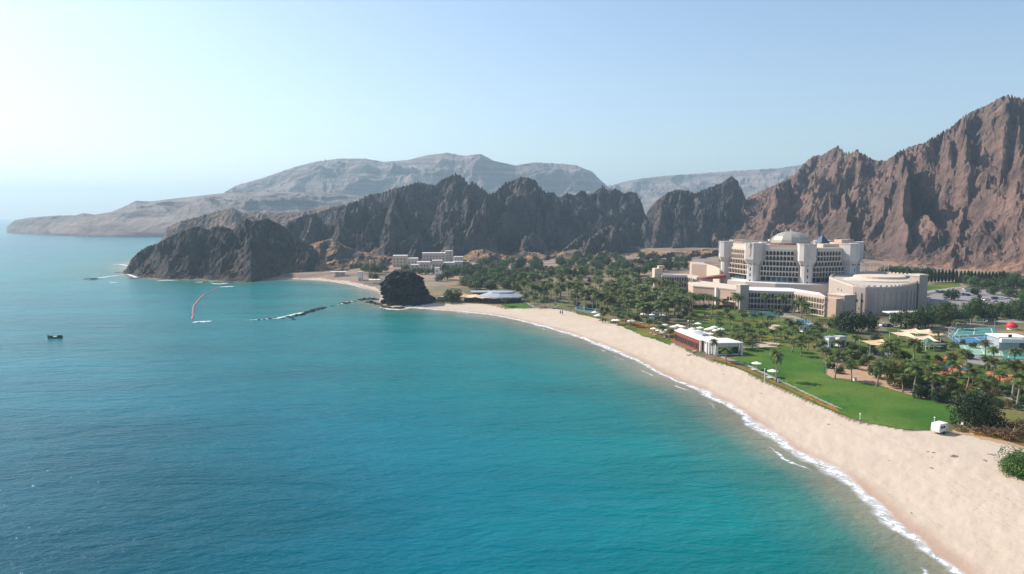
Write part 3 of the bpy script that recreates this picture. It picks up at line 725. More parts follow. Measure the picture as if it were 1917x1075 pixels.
def palm_meshes(seed, h):
    r = random.Random(seed)
    lean, la = r.uniform(0.02, 0.10) * h, r.uniform(0, 6.28)
    pts = [Vector((math.cos(la) * lean * (k / 6) ** 1.7, math.sin(la) * lean * (k / 6) ** 1.7, h * k / 6 - (0.25 if k == 0 else 0))) for k in range(7)]
    tr = MB().tube(pts, [0.30, 0.22, 0.19, 0.18, 0.17, 0.17, 0.20], 7)
    top = pts[-1]; cr = MB()
    nf = r.randint(19, 25)
    for k in range(nf):
        az = 2.4 * k + r.uniform(-0.25, 0.25)
        el = R(82) - (k / nf) ** 0.9 * R(112) + r.uniform(-0.12, 0.12)
        L = r.uniform(2.6, 3.5) * (0.86 if k < 4 else 1.0)
        p_, d = Vector(top), el
        n = 7; prev = None
        side = Vector((-math.sin(az), math.cos(az), 0))
        for i in range(n + 1):
            t = i / n
            fw = Vector((math.cos(az) * math.cos(d), math.sin(az) * math.cos(d), math.sin(d)))
            wd = 0.72 * math.sin(math.pi * min(1, 0.12 + t * 0.86)) ** 0.7
            droop = Vector((0, 0, -0.55 * wd)) - fw * (-0.25)
            cur = (p_.copy(), p_ + side * wd + droop, p_ - side * wd + droop)
            if prev:
                # two blades each side, with a gap between them
                for s_ in (1, 2):
                    a, b_, c2, d2 = prev[0], prev[s_], cur[s_], cur[0]
                    m1 = a.lerp(d2, 0.55); m2 = b_.lerp(c2, 0.42)
                    cr.add([a, b_, m2, m1], [(0, 1, 2, 3)])
                    cr.add([m1, m1.lerp(c2, 0.85), c2, d2], [(0, 1, 2, 3)])
            prev = cur
            p_ = p_ + fw * (L / n); d -= R(8) + R(16) * t
    return tr.mesh('trunk', m_palm_bark, True), cr.mesh('crown', m_palm)
PALMS = [palm_meshes(100 + i, h) for i, h in enumerate((7.0, 8.0, 8.8, 9.5, 7.6, 10.2))]
PALM_H = [7.0, 8.0, 8.8, 9.5, 7.6, 10.2]

def palm(p_, h, label, group='palms', i=None, name='palm_tree', kids=True):
    k = rnd.randrange(len(PALMS)) if i is None else i
    s_ = h / PALM_H[k]
    cs = min(1.35, max(0.85, s_)) * 1.28 if h > 4 else s_
    e = empty(name, (p_.x, p_.y, p_.z), rnd.uniform(0, 6.28), label, 'palm', group, (cs * rnd.uniform(0.9, 1.1), cs * rnd.uniform(0.9, 1.1), s_))
    link('trunk', PALMS[k][0], e); link('crown', PALMS[k][1], e)
    return e

def crown_mesh(seed, mat, lumps, n, leaf, name='crown', flat_=0.75, low=0.35):
    """leaf-sized faces spread through a handful of overlapping lumps; unit crown: radius 1, base at z 0"""
    r = random.Random(seed); mb = MB()
    L = []
    for k in range(lumps):
        a = r.uniform(0, 6.28); q_ = math.sqrt(r.random()) * 0.62
        L.append((Vector((math.cos(a) * q_, math.sin(a) * q_, low + r.uniform(0.0, 0.75) * flat_ * (1.15 - q_))), r.uniform(0.26, 0.46)))
    for k in range(n):
        c, rad = L[r.randrange(lumps)]
        v = Vector((r.gauss(0, 1), r.gauss(0, 1), r.gauss(0.15, 1))).normalized()
        p_ = c + v * rad * (0.55 + 0.5 * r.random() ** 0.5) * Vector((1, 1, 0.8)).length / 1.62
        nrm = (v + Vector((r.gauss(0, 0.5), r.gauss(0, 0.5), r.gauss(0.3, 0.5)))).normalized()
        u = nrm.orthogonal().normalized(); w_ = nrm.cross(u); a = r.uniform(0, 6.28)
        u, w_ = u * math.cos(a) + w_ * math.sin(a), w_ * math.cos(a) - u * math.sin(a)
        s_ = leaf * r.uniform(0.6, 1.35)
        mb.add([p_ - u * s_, p_ + w_ * s_ * 0.6, p_ + u * s_, p_ - w_ * s_ * 0.6], [(0, 1, 2, 3)])
    return mb.mesh(name, mat)
def trunk_mesh(seed):
    r = random.Random(seed); mb = MB()
    mb.tube([(0, 0, -0.15), (0.02, 0.01, 0.25), (0.0, 0.03, 0.5)], [0.075, 0.055, 0.05], 7)
    for k in range(5):
        a = k * 1.3 + r.uniform(0, 0.6)
        mb.tube([(0, 0.02, 0.38), (math.cos(a) * 0.2, math.sin(a) * 0.2, 0.62), (math.cos(a) * 0.5, math.sin(a) * 0.5, 0.9)], [0.04, 0.028, 0.012], 5)
    return mb.mesh('trunk', m_bark, True)
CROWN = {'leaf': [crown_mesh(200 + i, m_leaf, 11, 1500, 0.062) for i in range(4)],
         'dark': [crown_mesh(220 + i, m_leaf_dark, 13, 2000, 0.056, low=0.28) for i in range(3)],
         'vivid': [crown_mesh(240 + i, m_leaf_vivid, 12, 1900, 0.058) for i in range(2)],
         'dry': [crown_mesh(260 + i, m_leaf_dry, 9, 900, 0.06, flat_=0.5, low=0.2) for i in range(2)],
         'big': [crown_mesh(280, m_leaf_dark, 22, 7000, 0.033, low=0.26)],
         'bigvivid': [crown_mesh(290, m_leaf_vivid, 20, 6000, 0.034, low=0.22)],
         'bush': [crown_mesh(285, m_leaf_mid, 26, 13000, 0.03, low=0.12)]}
TRUNK = [trunk_mesh(300 + i) for i in range(3)]
def tree(p_, wd, h, kind, label, group, name='broadleaf_tree', cat='tree'):
    """wd, h: crown width and overall height in metres"""
    e = empty(name, (p_.x, p_.y, p_.z), rnd.uniform(0, 6.28), label, cat, group, (wd / 2, wd / 2, h / 1.05))
    cs = CROWN[kind]
    link('trunk', TRUNK[rnd.randrange(3)], e); link('crown', cs[rnd.randrange(len(cs))], e)
    return e
def mpp(y): return y / F_PX
def tree_px(px, py, wpx, hpx, kind, label, group, name='broadleaf_tree', cat='tree'):
    p_ = G(px, py); k = mpp(p_.y)
    return tree(p_, wpx * k, hpx * k, kind, label, group, name, cat)
def palm_px(px, py, top, label, group, name='palm_tree', i=None):
    """py: foot, top: row of the crown's centre"""
    p_ = G(px, py); h = max(3.0, zat(px, top, p_.y) - p_.z)
    return palm(p_, h, label, group, i, name)

# ------------------------------------------------------------------ buildings
m_white = plain('white_render', (0.72, 0.69, 0.66), 0.85, 0.06, 0.15)
m_cream = plain('cream_render', (0.60, 0.49, 0.39), 0.88, 0.08, 0.12)
m_pink = plain('pink_render', (0.56, 0.385, 0.295), 0.9, 0.10, 0.12)
m_stone = plain('fort_render', (0.42, 0.345, 0.305), 0.92, 0.12, 0.10)
m_pale = plain('pale_render', (0.60, 0.515, 0.455), 0.85, 0.07, 0.12)
m_roof = plain('roof_screed', (0.44, 0.395, 0.35), 0.95, 0.14, 0.15)
m_roofw = plain('white_roof', (0.66, 0.64, 0.62), 0.8, 0.08, 0.2)
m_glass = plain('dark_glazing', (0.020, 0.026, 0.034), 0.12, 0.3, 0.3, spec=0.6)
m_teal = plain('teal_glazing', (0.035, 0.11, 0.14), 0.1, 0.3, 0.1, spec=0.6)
m_shade = plain('shaded_interior', (0.05, 0.045, 0.045), 0.9, 0.3, 0.4)  # near-black colour stands in for shade inside openings
m_brown = plain('timber_brown', (0.22, 0.10, 0.065), 0.8, 0.25, 0.6)
m_redwall = plain('red_timber', (0.30, 0.085, 0.065), 0.8, 0.25, 0.5)
m_dome = plain('dome_metal', (0.38, 0.345, 0.29), 0.42, 0.14, 0.08, metal=0.25)
m_grey = plain('grey_sheeting', (0.34, 0.36, 0.40), 0.55, 0.2, 0.2)
m_tan = plain('tan_canvas', (0.70, 0.47, 0.27), 0.85, 0.1, 0.3)
m_canvas = plain('white_canvas', (0.80, 0.76, 0.68), 0.85, 0.06, 0.8)
m_steel = plain('painted_steel', (0.70, 0.70, 0.70), 0.4, 0.05, 1.0)
m_blue = plain('blue_panel', (0.05, 0.13, 0.33), 0.5, 0.15, 0.5)
m_red = plain('red_paint', (0.55, 0.035, 0.025), 0.5, 0.1, 0.5)
m_dkblue = plain('blue_tile', (0.035, 0.07, 0.11), 0.4, 0.2, 0.5)
m_pool = plain('pool_water', (0.02, 0.19, 0.30), 0.08, 0.2, 0.3, spec=0.5)

def bay_mesh(wd, h, depth=1.3, mats=None, pier=0.15, sill=0.50, name='balcony'):
    """one arcade bay: pointed arch on two half piers, a balcony front below it, dark glazing behind. outward is -y"""
    mb = MB(); hw = wd / 2; a = hw - pier; spring = h * 0.66; apex = h * 0.94
    arch = [(-a, 0.0), (-a, spring)]
    for k in range(1, 5): t = k / 5; arch.append((-a * (1 - t ** 1.6), spring + (apex - spring) * (1 - (1 - t) ** 1.8)))
    arch.append((0, apex))
    arch += [(-x, z) for x, z in arch[-2::-1]]
    y0 = -depth
    # front face around the opening
    n = len(arch)
    top = [(-hw + wd * k / (n - 1), h) for k in range(n)]; top[0] = (-hw, 0.0); top[1] = (-hw, h * 0.95); top[-1] = (hw, 0.0); top[-2] = (hw, h * 0.95)
    top[2] = (-hw, h); top[-3] = (hw, h)
    vs = [(x, y0, z) for x, z in arch] + [(x, y0, z) for x, z in top] + [(x, 0, z) for x, z in arch]
    fs = [(i, i + 1, n + i + 1, n + i) for i in range(n - 1)] + [(i, 2 * n + i, 2 * n + i + 1, i + 1) for i in range(n - 1)]
    mb.add(vs, fs, 0)
    mb.box((0, y0 - 0.16, 0), (wd - 0.004, 0.30, sill), 0, 0)                  # balcony front
    mb.box((0, y0 / 2, 0.02), (wd - 0.01, depth - 0.01, 0.14), 0, 0)            # floor
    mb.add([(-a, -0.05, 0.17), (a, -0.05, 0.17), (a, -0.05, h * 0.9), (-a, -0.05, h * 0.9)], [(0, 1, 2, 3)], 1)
    return mb.mesh(name, mats or [m_pale, m_glass], False)

def face_row(parent, a, b_, z, n, me, name, first=0, last=None):
    """bays side by side from a to b_ (plan points, outward on the right-hand side of a viewer facing it)"""
    d = (b_ - a); wd = d.length / n; rz = math.atan2(d.y, d.x)
    out = []
    for i in range(n):
        c = a + d * ((i + 0.5) / n)
        out.append(link(name, me, parent, (c.x, c.y, z), rz))
    return out

# ---- the big hotel: an octagon with flaring towers at its corners
hc = Q(1476, 505).to_2d(); HR = 46.8
hotel = empty('hotel', (0, 0, 0), 0, 'huge pale octagonal hotel with flaring corner towers and a silver dome', 'hotel')
hv = [hc + Vector((math.cos(R(a)), math.sin(R(a)))) * HR for a in range(0, 360, 45)]
hang = [172.5 - 0 + 45 * k for k in range(8)]                       # corner directions: 172.5, 217.5, 262.5, 307.5 face the camera
hv = [hc + Vector((math.cos(R(a)), math.sin(R(a)))) * HR for a in hang]
def oct_(r_, z=None): return [tuple(hc + Vector((math.cos(R(a)), math.sin(R(a)))) * r_) for a in hang]
INS = 42.6
mb = MB().prism(oct_(INS), ZG - 0.3, 34.2, 0); mb.build('wall', m_pale, hotel)
mb = MB().prism(oct_(INS - 0.7), 34.2, 34.5, 0); rf = mb.build('roof', m_roof, hotel)
mb = MB()
oc = oct_(INS); ic = oct_(INS - 0.8)
for k in range(8):
    if k in (2,): continue
    i2 = (k + 1) % 8
    mb.prism([oc[k], oc[i2], ic[i2], ic[k]], 34.2, 36.3)
mb.build('parapet', m_cream, hotel)
# corner towers
m_tower = plain('tower_render', (0.58, 0.525, 0.49), 0.88, 0.10, 0.10)
def tower_mesh():
    mb = MB(); prof = [(3.5, -0.3), (3.5, 20.6), (3.9, 21.2), (4.6, 22.6), (5.1, 23.6), (5.25, 24.0), (5.25, 34.2), (5.45, 34.3), (5.45, 34.9), (4.9, 34.9), (4.9, 34.4)]
    rings = []
    for hw, z in prof:
        hd = hw * 0.86; ch = hw * 0.42
        rings.append([(-hw, hd, z), (-hw, -hd + ch, z), (-hw + ch, -hd, z), (hw - ch, -hd, z), (hw, -hd + ch, z), (hw, hd, z)])
    n = 6; vs = [q_ for r_ in rings for q_ in r_]
    fs = [(i * n + k, i * n + (k + 1) % n, (i + 1) * n + (k + 1) % n, (i + 1) * n + k) for i in range(len(rings) - 1) for k in range(n)]
    fs.append(tuple(range((len(rings) - 1) * n, len(rings) * n)))
    mb.add(vs, fs, 0)
    mb.box((0, -5.25 * 0.86 - 0.12, 26.5), (1.9, 0.3, 6.0), 0, 2)                 # recessed panel seen as a warm strip
    mb.box((0, -5.25 * 0.86 - 0.25, 32.4), (1.5, 0.7, 2.7), 0, 0)                 # crown piece
    for sx in (-1, 1):
        mb.box((sx * 4.0, -3.9, 20.6), (0.8, 0.6, 0.9), 0, 1)                     # small brackets at the flare
    return mb.mesh('corner_tower', [m_tower, m_glass, m_cream])
tm = tower_mesh()
wmesh = MB().box((0, 0, 0), (0.75, 0.12, 1.9)).add([(-0.375, -0.06, 1.9), (0.375, -0.06, 1.9), (0, -0.06, 2.4)], [(0, 1, 2)]).mesh('window', m_glass)
for k, a in enumerate(hang):
    v = hv[k]; d = Vector((math.cos(R(a)), math.sin(R(a))))
    c = v - d * 3.2
    t = link('corner_tower', tm, hotel, (c.x, c.y, ZG), R(a) + math.pi / 2)
    if k in (1, 2, 3):
        for z in (8.5, 12.6, 16.6, 20.6):
            link('window', wmesh, t, (0, -3.5 * 0.86 - (0.05 if z < 20 else 0.35), z))
# balcony floors between the towers
n_bal = 0
rest = MB()
def face_pts(k, inset_l, inset_r, r_=INS):
    a = hc + Vector((math.cos(R(hang[k])), math.sin(R(hang[k])))) * r_; b_ = hc + Vector((math.cos(R(hang[k + 1])), math.sin(R(hang[k + 1])))) * r_
    d = (b_ - a).normalized(); return a + d * inset_l, b_ - d * inset_r
FL = 3.42; Z0 = 15.4
for k, rows in ((1, (12, 12, 10, 8, 8)), (2, (10, 10, 9, 8, 8)), (0, (7, 7, 7, 8, 9))):
    for r_, n in enumerate(rows):
        ins_ = 4.4 if r_ < 2 else (5.6 if r_ == 2 else 7.4)
        a, b_ = face_pts(k, ins_, ins_)
        me = bay_mesh((b_ - a).length / n, FL)
        if k:
            for o in face_row(hotel, a, b_, Z0 + r_ * FL, n, me, 'balcony'): n_bal += 1
        else:
            d = b_ - a; rz = math.atan2(d.y, d.x); M_ = Matrix.Rotation(rz, 4, 'Z')
            for i in range(n):
                c = a + d * ((i + 0.5) / n)
                vs = [M_ @ v_.co + Vector((c.x, c.y, Z0 + r_ * FL)) for v_ in me.vertices]
                for f in me.polygons: pass
                base = len(rest.v); rest.v += [tuple(v_) for v_ in vs]
                for f in me.polygons: rest.f.append(tuple(base + i_ for i_ in f.vertices)); rest.m.append(f.material_index)
o = rest.build('balcony', [m_cream, m_glass], hotel); tag(o, kind='stuff')  # warmer cream puts the sunlight of the left face into its colour
# blank wall over the balconies, the attic openings and the glazed floor below
mb = MB(); mg = MB()
for k in (0, 1, 2):
    a, b_ = face_pts(k, 7.4, 7.4); d = (b_ - a); rz = math.atan2(d.y, d.x); c = (a + b_) / 2
    nrm = Vector((math.sin(rz), -math.cos(rz)))
    c2 = c + nrm * 0.62
    MB().box((c2.x, c2.y, Z0 + 5 * FL + 0.004), (d.length, 1.25, 1.5), rz, 0).build('upper_wall', m_pale, hotel)
    a, b_ = face_pts(k, 4.4, 4.4); d = (b_ - a); c = (a + b_) / 2 + nrm * 0.03
    link('window', MB().box((0, 0, 0), (d.length * 0.60, 0.14, 1.5), 0, 0).mesh('window', m_shade), hotel, (c.x, c.y, 32.0 + 0.1), rz)
    for i in range(7):
        p_ = a + d * ((i + 0.5) / 7) + nrm * 0.05
        link('shop_window' if False else 'window', MB().box((0, 0, 0), (d.length / 7 - 0.5, 0.2, 2.8), 0, 0).mesh('window', m_teal if 1 < i < 5 else m_glass), hotel, (p_.x, p_.y, 12.3), rz)
# dome on its drum, roof blocks
MB().lathe((hc.x, hc.y, 34.5), [(13.6, 0), (13.6, 1.9), (13.2, 2.2)], 20).build('drum', m_brown, hotel)
dm = MB().lathe((hc.x, hc.y, 36.7), [(13.0, 0), (12.6, 2.0), (11.3, 4.0), (9.0, 5.7), (6.2, 6.9), (3.0, 7.6), (0.05, 7.8)], 12, a0=R(12)).build('dome', m_dome, hotel)
MB().lathe((hc.x, hc.y, 44.4), [(0.5, 0), (0.3, 0.6), (0.05, 1.5)], 8).build('finial', m_steel, dm)
def roof_block(name, px, py, y, wd, dp, h, mat, rz=0.0):
    p_ = Q(px, y, 34.5); return MB().box((0, 0, 0), (wd, dp, h), 0, 0).build(name, mat, hotel), p_
for nm, px, y, wd, dp, h, mat, rz in (('roof_block', 1579, 487, 9.5, 7, 4.8, m_pink, 0.3), ('roof_block', 1550, 480, 13, 6, 2.2, m_cream, 0.3), ('roof_wall', 1373, 505, 16, 0.5, 3.0, m_pink, -0.9), ('roof_wall', 1400, 520, 20, 0.5, 3.2, m_cream, -0.3), ('roof_block', 1428, 500, 4.5, 3.5, 2.6, m_white, 0.2), ('roof_block', 1500, 470, 4.0, 3.0, 2.2, m_white, 0.2)):
    p_ = Q(px, y, 34.5); link(nm, MB().box((0, 0, 0), (wd, dp, h), 0, 0).mesh(nm, mat), hotel, (p_.x, p_.y, 34.5), rz)
p_ = Q(1539, 500, 34.5); MB().prism([(p_.x - 3.6, p_.y - 3.6), (p_.x + 3.6, p_.y - 3.6), (p_.x + 3.6, p_.y + 3.6), (p_.x - 3.6, p_.y + 3.6)], 34.52, 36.3).build('pyramid_base', m_pink, hotel)
MB().lathe((p_.x, p_.y, 36.3), [(5.2, 0), (0.05, 6.2)], 4, a0=R(45 + 15)).build('pyramid_roof', m_dkblue, hotel)

# ---- podium and arcaded wings
def V2(px, py): return G(px, py).to_2d()
def wing(name, label, segs, h, bays, floors, depth_dir, depth, mats, end_mat, roof_mat, cat='hotel wing'):
    """segs: plan points left to right along the front; three arcaded floors on each"""
    e = empty(name, (0, 0, 0), 0, label, cat)
    back = [q_ + depth_dir * depth for q_ in segs]
    poly = [tuple(q_) for q_ in segs] + [tuple(q_) for q_ in back[::-1]]
    MB().prism(poly, ZG - 0.3, ZG + h - 0.6).build('wall', end_mat, e)
    MB().prism(poly, ZG + h - 0.6, ZG + h - 0.3).build('roof', roof_mat, e)
    fh = (h - 1.2) / floors
    for i, (a, b_) in enumerate(zip(segs[:-1], segs[1:])):
        if not bays[i]: continue
        me = bay_mesh((b_ - a).length / bays[i], fh, 1.4, [mats[i], m_glass])
        for f in range(floors): face_row(e, a, b_, ZG + f * fh, bays[i], me, 'balcony')
        d = b_ - a; rz = math.atan2(d.y, d.x); nrm = Vector((math.sin(rz), -math.cos(rz))); c = (a + b_) / 2 + nrm * 0.7
        link('cornice', MB().box((0, 0, 0), (d.length + 0.3, 1.7, 1.25), 0, 0).mesh('cornice', mats[i]), e, (c.x, c.y, ZG + floors * fh + 0.004), rz)
    return e
A1, A2, A3 = V2(1398, 578), V2(1487, 581), V2(1547, 593)
wing('hotel_wing', 'low arcaded wing of three floors bending in front of the octagonal hotel', [A1, A2, A3], 10.6, (14, 12), 3, Vector((0.25, 1)).normalized(), 24, (m_pale, m_cream), m_pink, m_roofw)  # cream front coloured as sunlit, pale front and pink end as shaded
B1, B2, B3 = V2(1238, 548), V2(1288, 548), V2(1307, 553)
wing('hotel_wing', 'small arcaded wing with a square corner turret left of the octagonal hotel', [B1, B2, B3], 12.2, (11, 5), 3, Vector((0.25, 1)).normalized(), 16, (m_pale, m_cream), m_pink, m_roof)  # pale front coloured as shaded, cream front as sunlit
# turret of the left wing is part of it
lw = [o for o in bpy.data.objects if o.name.startswith('hotel_wing')][-1]
t0 = V2(1231, 546); MB().box((t0.x, t0.y + 2, ZG - 0.3), (5.6, 6, 16.5), 0.1).build('turret', m_cream, lw)
MB().box((t0.x + 2.6, t0.y + 3, ZG + 16.2), (4.0, 4, 1.8), 0.1).build('turret_cap', m_pink, lw)

pod = empty('podium', (0, 0, 0), 0, 'flat white terrace block joining the octagonal hotel to its arcaded wing', 'terrace')
MB().prism([tuple(hc + Vector((math.cos(R(a)), math.sin(R(a)))) * 52) for a in (200, 217.5, 240, 262.5, 285, 307.5, 330)] + [tuple(hc + Vector((30, 10)))], ZG - 0.3, 11.7).build('wall', m_pale, pod)
MB().prism([tuple(hc + Vector((math.cos(R(a)), math.sin(R(a)))) * 51.4) for a in (200, 217.5, 240, 262.5, 285, 307.5, 330)] + [tuple(hc + Vector((30, 9)))], 11.7, 12.0).build('roof', m_roofw, pod)

# ---- banquet hall left of the tower
hall = empty('banquet_hall', (0, 0, 0), 0, 'pinkish low hall with tall arched windows below the left end of the hotel', 'hall')
c0, c1, c2, c3 = V2(1288, 560), V2(1297, 566), V2(1341, 570), V2(1381, 575)
bk = Vector((0.35, 1)).normalized() * 26
poly = [tuple(c0), tuple(c1), tuple(c2), tuple(c3), tuple(c3 + bk), tuple(c0 + bk)]
MB().prism(poly, ZG - 0.3, ZG + 9.6).build('wall', m_pink, hall)
ctr = sum((Vector(q_) for q_ in poly), Vector((0, 0))) / 6
MB().prism([tuple(ctr + (Vector(q_) - ctr) * 1.025) for q_ in poly], ZG + 9.6, ZG + 10.2).build('roof', m_cream, hall)
def arch_win(w_, h_): return MB().prism([(-w_ / 2, -0.1), (w_ / 2, -0.1), (w_ / 2, 0.1), (-w_ / 2, 0.1)], 0, h_ * 0.72).add([(-w_ / 2, -0.1, h_ * 0.72), (w_ / 2, -0.1, h_ * 0.72), (w_ * 0.3, -0.1, h_ * 0.9), (0, -0.1, h_), (-w_ * 0.3, -0.1, h_ * 0.9)], [(0, 1, 2, 3, 4)]).mesh('window', m_glass)
aw = arch_win(1.3, 3.6); aw2 = arch_win(0.8, 4.2)
for a, b_, ts, me in ((c1, c2, (0.12, 0.28, 0.44, 0.6, 0.76, 0.92), aw), (c2, c3, (0.55, 0.68, 0.81), aw), (c0, c1, (0.25, 0.5, 0.75), aw2)):
    d = b_ - a; rz = math.atan2(d.y, d.x); nrm = Vector((math.sin(rz), -math.cos(rz)))
    for t in ts:
        p_ = a + d * t + nrm * 0.06; link('window', me, hall, (p_.x, p_.y, ZG + 2.2), rz)
MB().box((c2.x, c2.y, ZG - 0.3), (1.8, 1.8, 10.6), 0.2).build('corner_pier', m_white, hall)
d = (c3 - c2); c = (c2 + c3) / 2 + Vector((0.2, -2.6)); rz = math.atan2(d.y, d.x)
pg = link('verandah', MB().box((0, 0, 3.0), (d.length, 5.0, 0.3), 0, 0).mesh('verandah', m_cream), hall, (c.x, c.y, ZG), rz)
for sx in (-0.46, -0.15, 0.15, 0.46): link('post', MB().box((0, 0, 0), (0.35, 0.35, 3.0)).mesh('post', m_brown), pg, (sx * d.length, -2.2, 0))
stair = empty('stair_tower', (0, 0, 0), 0, 'slim plain square tower between the pinkish hall and the arcaded wing', 'tower')
c = V2(1389, 579); MB().box((c.x, c.y, ZG - 0.3), (5.2, 5.2, 13.8), 0.15).build('wall', m_stone, stair); MB().box((c.x, c.y, ZG + 13.5), (5.7, 5.7, 0.7), 0.15).build('coping', m_cream, stair)
# service block behind, its red tiled ramp roof
sv = empty('service_block', (0, 0, 0), 0, 'windowless block, one wall coloured as shaded and one as sunlit, just left of the hotel', 'building')
d0, d1, d2 = Q(1294, 545).to_2d(), Q(1322, 535).to_2d(), Q(1346, 505).to_2d()
MB().prism([tuple(d0), tuple(d1), tuple(d1 + Vector((6, 30))), tuple(d0 + Vector((6, 30)))], ZG - 0.3, 18.6).build('wall', m_pink, sv)
MB().prism([tuple(d1 + Vector((0.01, 0))), tuple(d2), tuple(d2 + Vector((4, 24))), tuple(d1 + Vector((6, 29.9)))], ZG - 0.3, 18.2).build('side_wall', m_cream, sv)  # cream colour carries sunlight on this wall, pink the shade on the other
MB().prism([tuple(d0 + Vector((0.4, 0.5))), tuple(d1 + Vector((-0.4, 0.5))), tuple(d1 + Vector((5.6, 29))), tuple(d0 + Vector((6.4, 29)))], 18.6, 18.9).build('roof', m_roof, sv)
lh = empty('lift_house', (0, 0, 0), 0, 'small pinkish block with a sloping red roof at the foot of the service block', 'building')
c = Q(1318, 500).to_2d(); MB().box((c.x, c.y, ZG - 0.3), (9, 8, 9.6), 0.2).build('wall', m_pink, lh)
MB().add([(c.x - 4.5, c.y - 4, 12), (c.x + 14, c.y - 4, 14.6), (c.x + 14, c.y + 4, 14.6), (c.x - 4.5, c.y + 4, 12), (c.x - 4.5, c.y - 4, 11.8), (c.x + 14, c.y - 4, 11.8), (c.x + 14, c.y + 4, 11.8), (c.x - 4.5, c.y + 4, 11.8)], [(0, 1, 2, 3), (4, 5, 1, 0), (5, 6, 2, 1), (6, 7, 3, 2), (7, 4, 0, 3), (7, 6, 5, 4)]).build('roof', m_redwall, lh)
# pavilion with a dark red roof among the trees
pv_ = empty('garden_pavilion', (0, 0, 0), 0, 'low pavilion with white columns and dark red roof left of the small wing', 'pavilion')
c = G(1204, 530).to_2d(); MB().box((c.x, c.y, ZG - 0.2), (15, 7, 4.4), 0.05).build('wall', m_pink, pv_); MB().box((c.x - 1, c.y - 0.5, ZG + 4.2), (19, 10, 0.6), 0.05).build('eaves', m_roofw, pv_); MB().box((c.x - 3, c.y, ZG + 4.8), (14, 7, 1.6), 0.05, taper=1.0).build('roof', m_brown, pv_)
for k in range(4): link('column', MB().box((0, 0, 0), (0.7, 0.7, 4.3)).mesh('column', m_white), pv_, (c.x - 8.5 + k * 3.4, c.y - 4.8, ZG - 0.1))
# low cream annex in the grove
an = empty('garden_annex', (0, 0, 0), 0, 'low cream building with a curved front among palms below the small wing', 'building')
c = G(1256, 560).to_2d(); MB().lathe((c.x, c.y, ZG - 0.2), [(8.5, 0), (8.5, 3.4), (9.0, 3.5), (9.0, 4.0)], 20, sy=0.6).build('wall', m_cream, an); MB().lathe((c.x, c.y, ZG + 3.81), [(8.2, 0), (7.8, 0.3)], 20, sy=0.6).build('roof', m_roof, an)

# ---- the fort-like ballroom
bl = empty('ballroom', (0, 0, 0), 0, 'fort-like windowless hall with a curved pleated wall right of the hotel', 'hall')
ZT = 17.2
L0, L1 = Q(1550, 437).to_2d(), Q(1595, 384).to_2d()
arc = [Q(px, y).to_2d() for px, y in ((1618, 378.5), (1640, 376.5), (1662, 378), (1684, 383), (1702, 392), (1714, 402))]
fr = [L0, L1] + arc; bkp = [Q(1712, 455).to_2d(), Q(1640, 480).to_2d(), Q(1560, 470).to_2d()]
poly = [tuple(q_) for q_ in fr + bkp]
MB().prism(poly, ZG - 0.3, ZT).build('wall', m_stone, bl)
ctr = sum((Vector(q_) for q_ in poly), Vector((0, 0))) / len(poly)
MB().prism([tuple(ctr + (Vector(q_) - ctr) * 0.965) for q_ in poly], ZT + 0.01, ZT + 0.1).build('roof', m_roof, bl)
mb = MB(); pts_ = [Vector(q_) for q_ in poly]
for i in range(len(pts_)):
    a, b_ = pts_[i], pts_[(i + 1) % len(pts_)]; ia, ib = ctr + (a - ctr) * 0.968, ctr + (b_ - ctr) * 0.968
    mb.prism([tuple(a), tuple(b_), tuple(ib), tuple(ia)], ZT + 0.0, ZT + 0.7)
    n = max(2, int((b_ - a).length / 2.6)); rz = math.atan2((b_ - a).y, (b_ - a).x)
    for k in range(n):
        c = a.lerp(b_, (k + 0.5) / n); c = c + (ctr - c) * 0.016
        mb.box((c.x, c.y, ZT + 0.7), (1.3, 0.5, 0.75), rz)
mb.build('battlement', m_cream, bl)
rib = MB().box((0, 0, 0), (0.55, 0.5, 12.0)).mesh('buttress', m_stone)
for a, b_ in zip(fr[1:-1], fr[2:]):
    rz = math.atan2((b_ - a).y, (b_ - a).x); nrm = Vector((math.sin(rz), -math.cos(rz)))
    for t in (0.15, 0.65):
        c = a.lerp(b_, t) + nrm * 0.22; link('buttress', rib, bl, (c.x, c.y, ZG), rz)
bw = MB().box((0, 0, 0), (1.0, 0.16, 1.3)).mesh('window', m_glass)
d = L1 - L0
for t, z in ((0.42, 12.2), (0.56, 12.2), (0.93, 12.0)):
    c = L0 + d * t; rz = math.atan2(d.y, d.x); nrm = Vector((math.sin(rz), -math.cos(rz))); link('window', bw, bl, tuple(c + nrm * 0.05) + (z,), rz)
for i, t, z in ((1, 0.3, 9.5), (1, 0.75, 9.5), (1, 0.6, 5.2), (2, 0.5, 3.4)):
    a, b_ = fr[i], fr[i + 1]; c = a.lerp(b_, t); rz = math.atan2((b_ - a).y, (b_ - a).x); nrm = Vector((math.sin(rz), -math.cos(rz))); link('window', bw, bl, tuple(c + nrm * 0.12) + (z,), rz)
c = Q(1646, 425, ZT).to_2d(); MB().lathe((c.x, c.y, ZT + 0.1), [(20, 0), (20, 0.5), (14.5, 1.5), (14.2, 2.6), (0.05, 3.0)], 28, sy=0.85).build('upper_roof', m_cream, bl)
tq = Q(1717, 408).to_2d(); tw = MB().box((tq.x, tq.y, ZG - 0.3), (6.4, 6.4, 19.0), 0.35).build('tower', m_stone, bl); MB().box((tq.x, tq.y, ZG + 18.7), (7.0, 7.0, 1.0), 0.35).build('coping', m_cream, tw)
c = Q(1702, 425).to_2d(); MB().box((c.x, c.y, ZT + 0.1), (6, 5, 2.4), 0.35).build('plant_box', m_teal, bl)
c = V2(1690, 596); cn = MB().box((c.x, c.y, ZG + 3.0), (19, 6, 0.5), 0.10).build('canopy', m_white, bl)
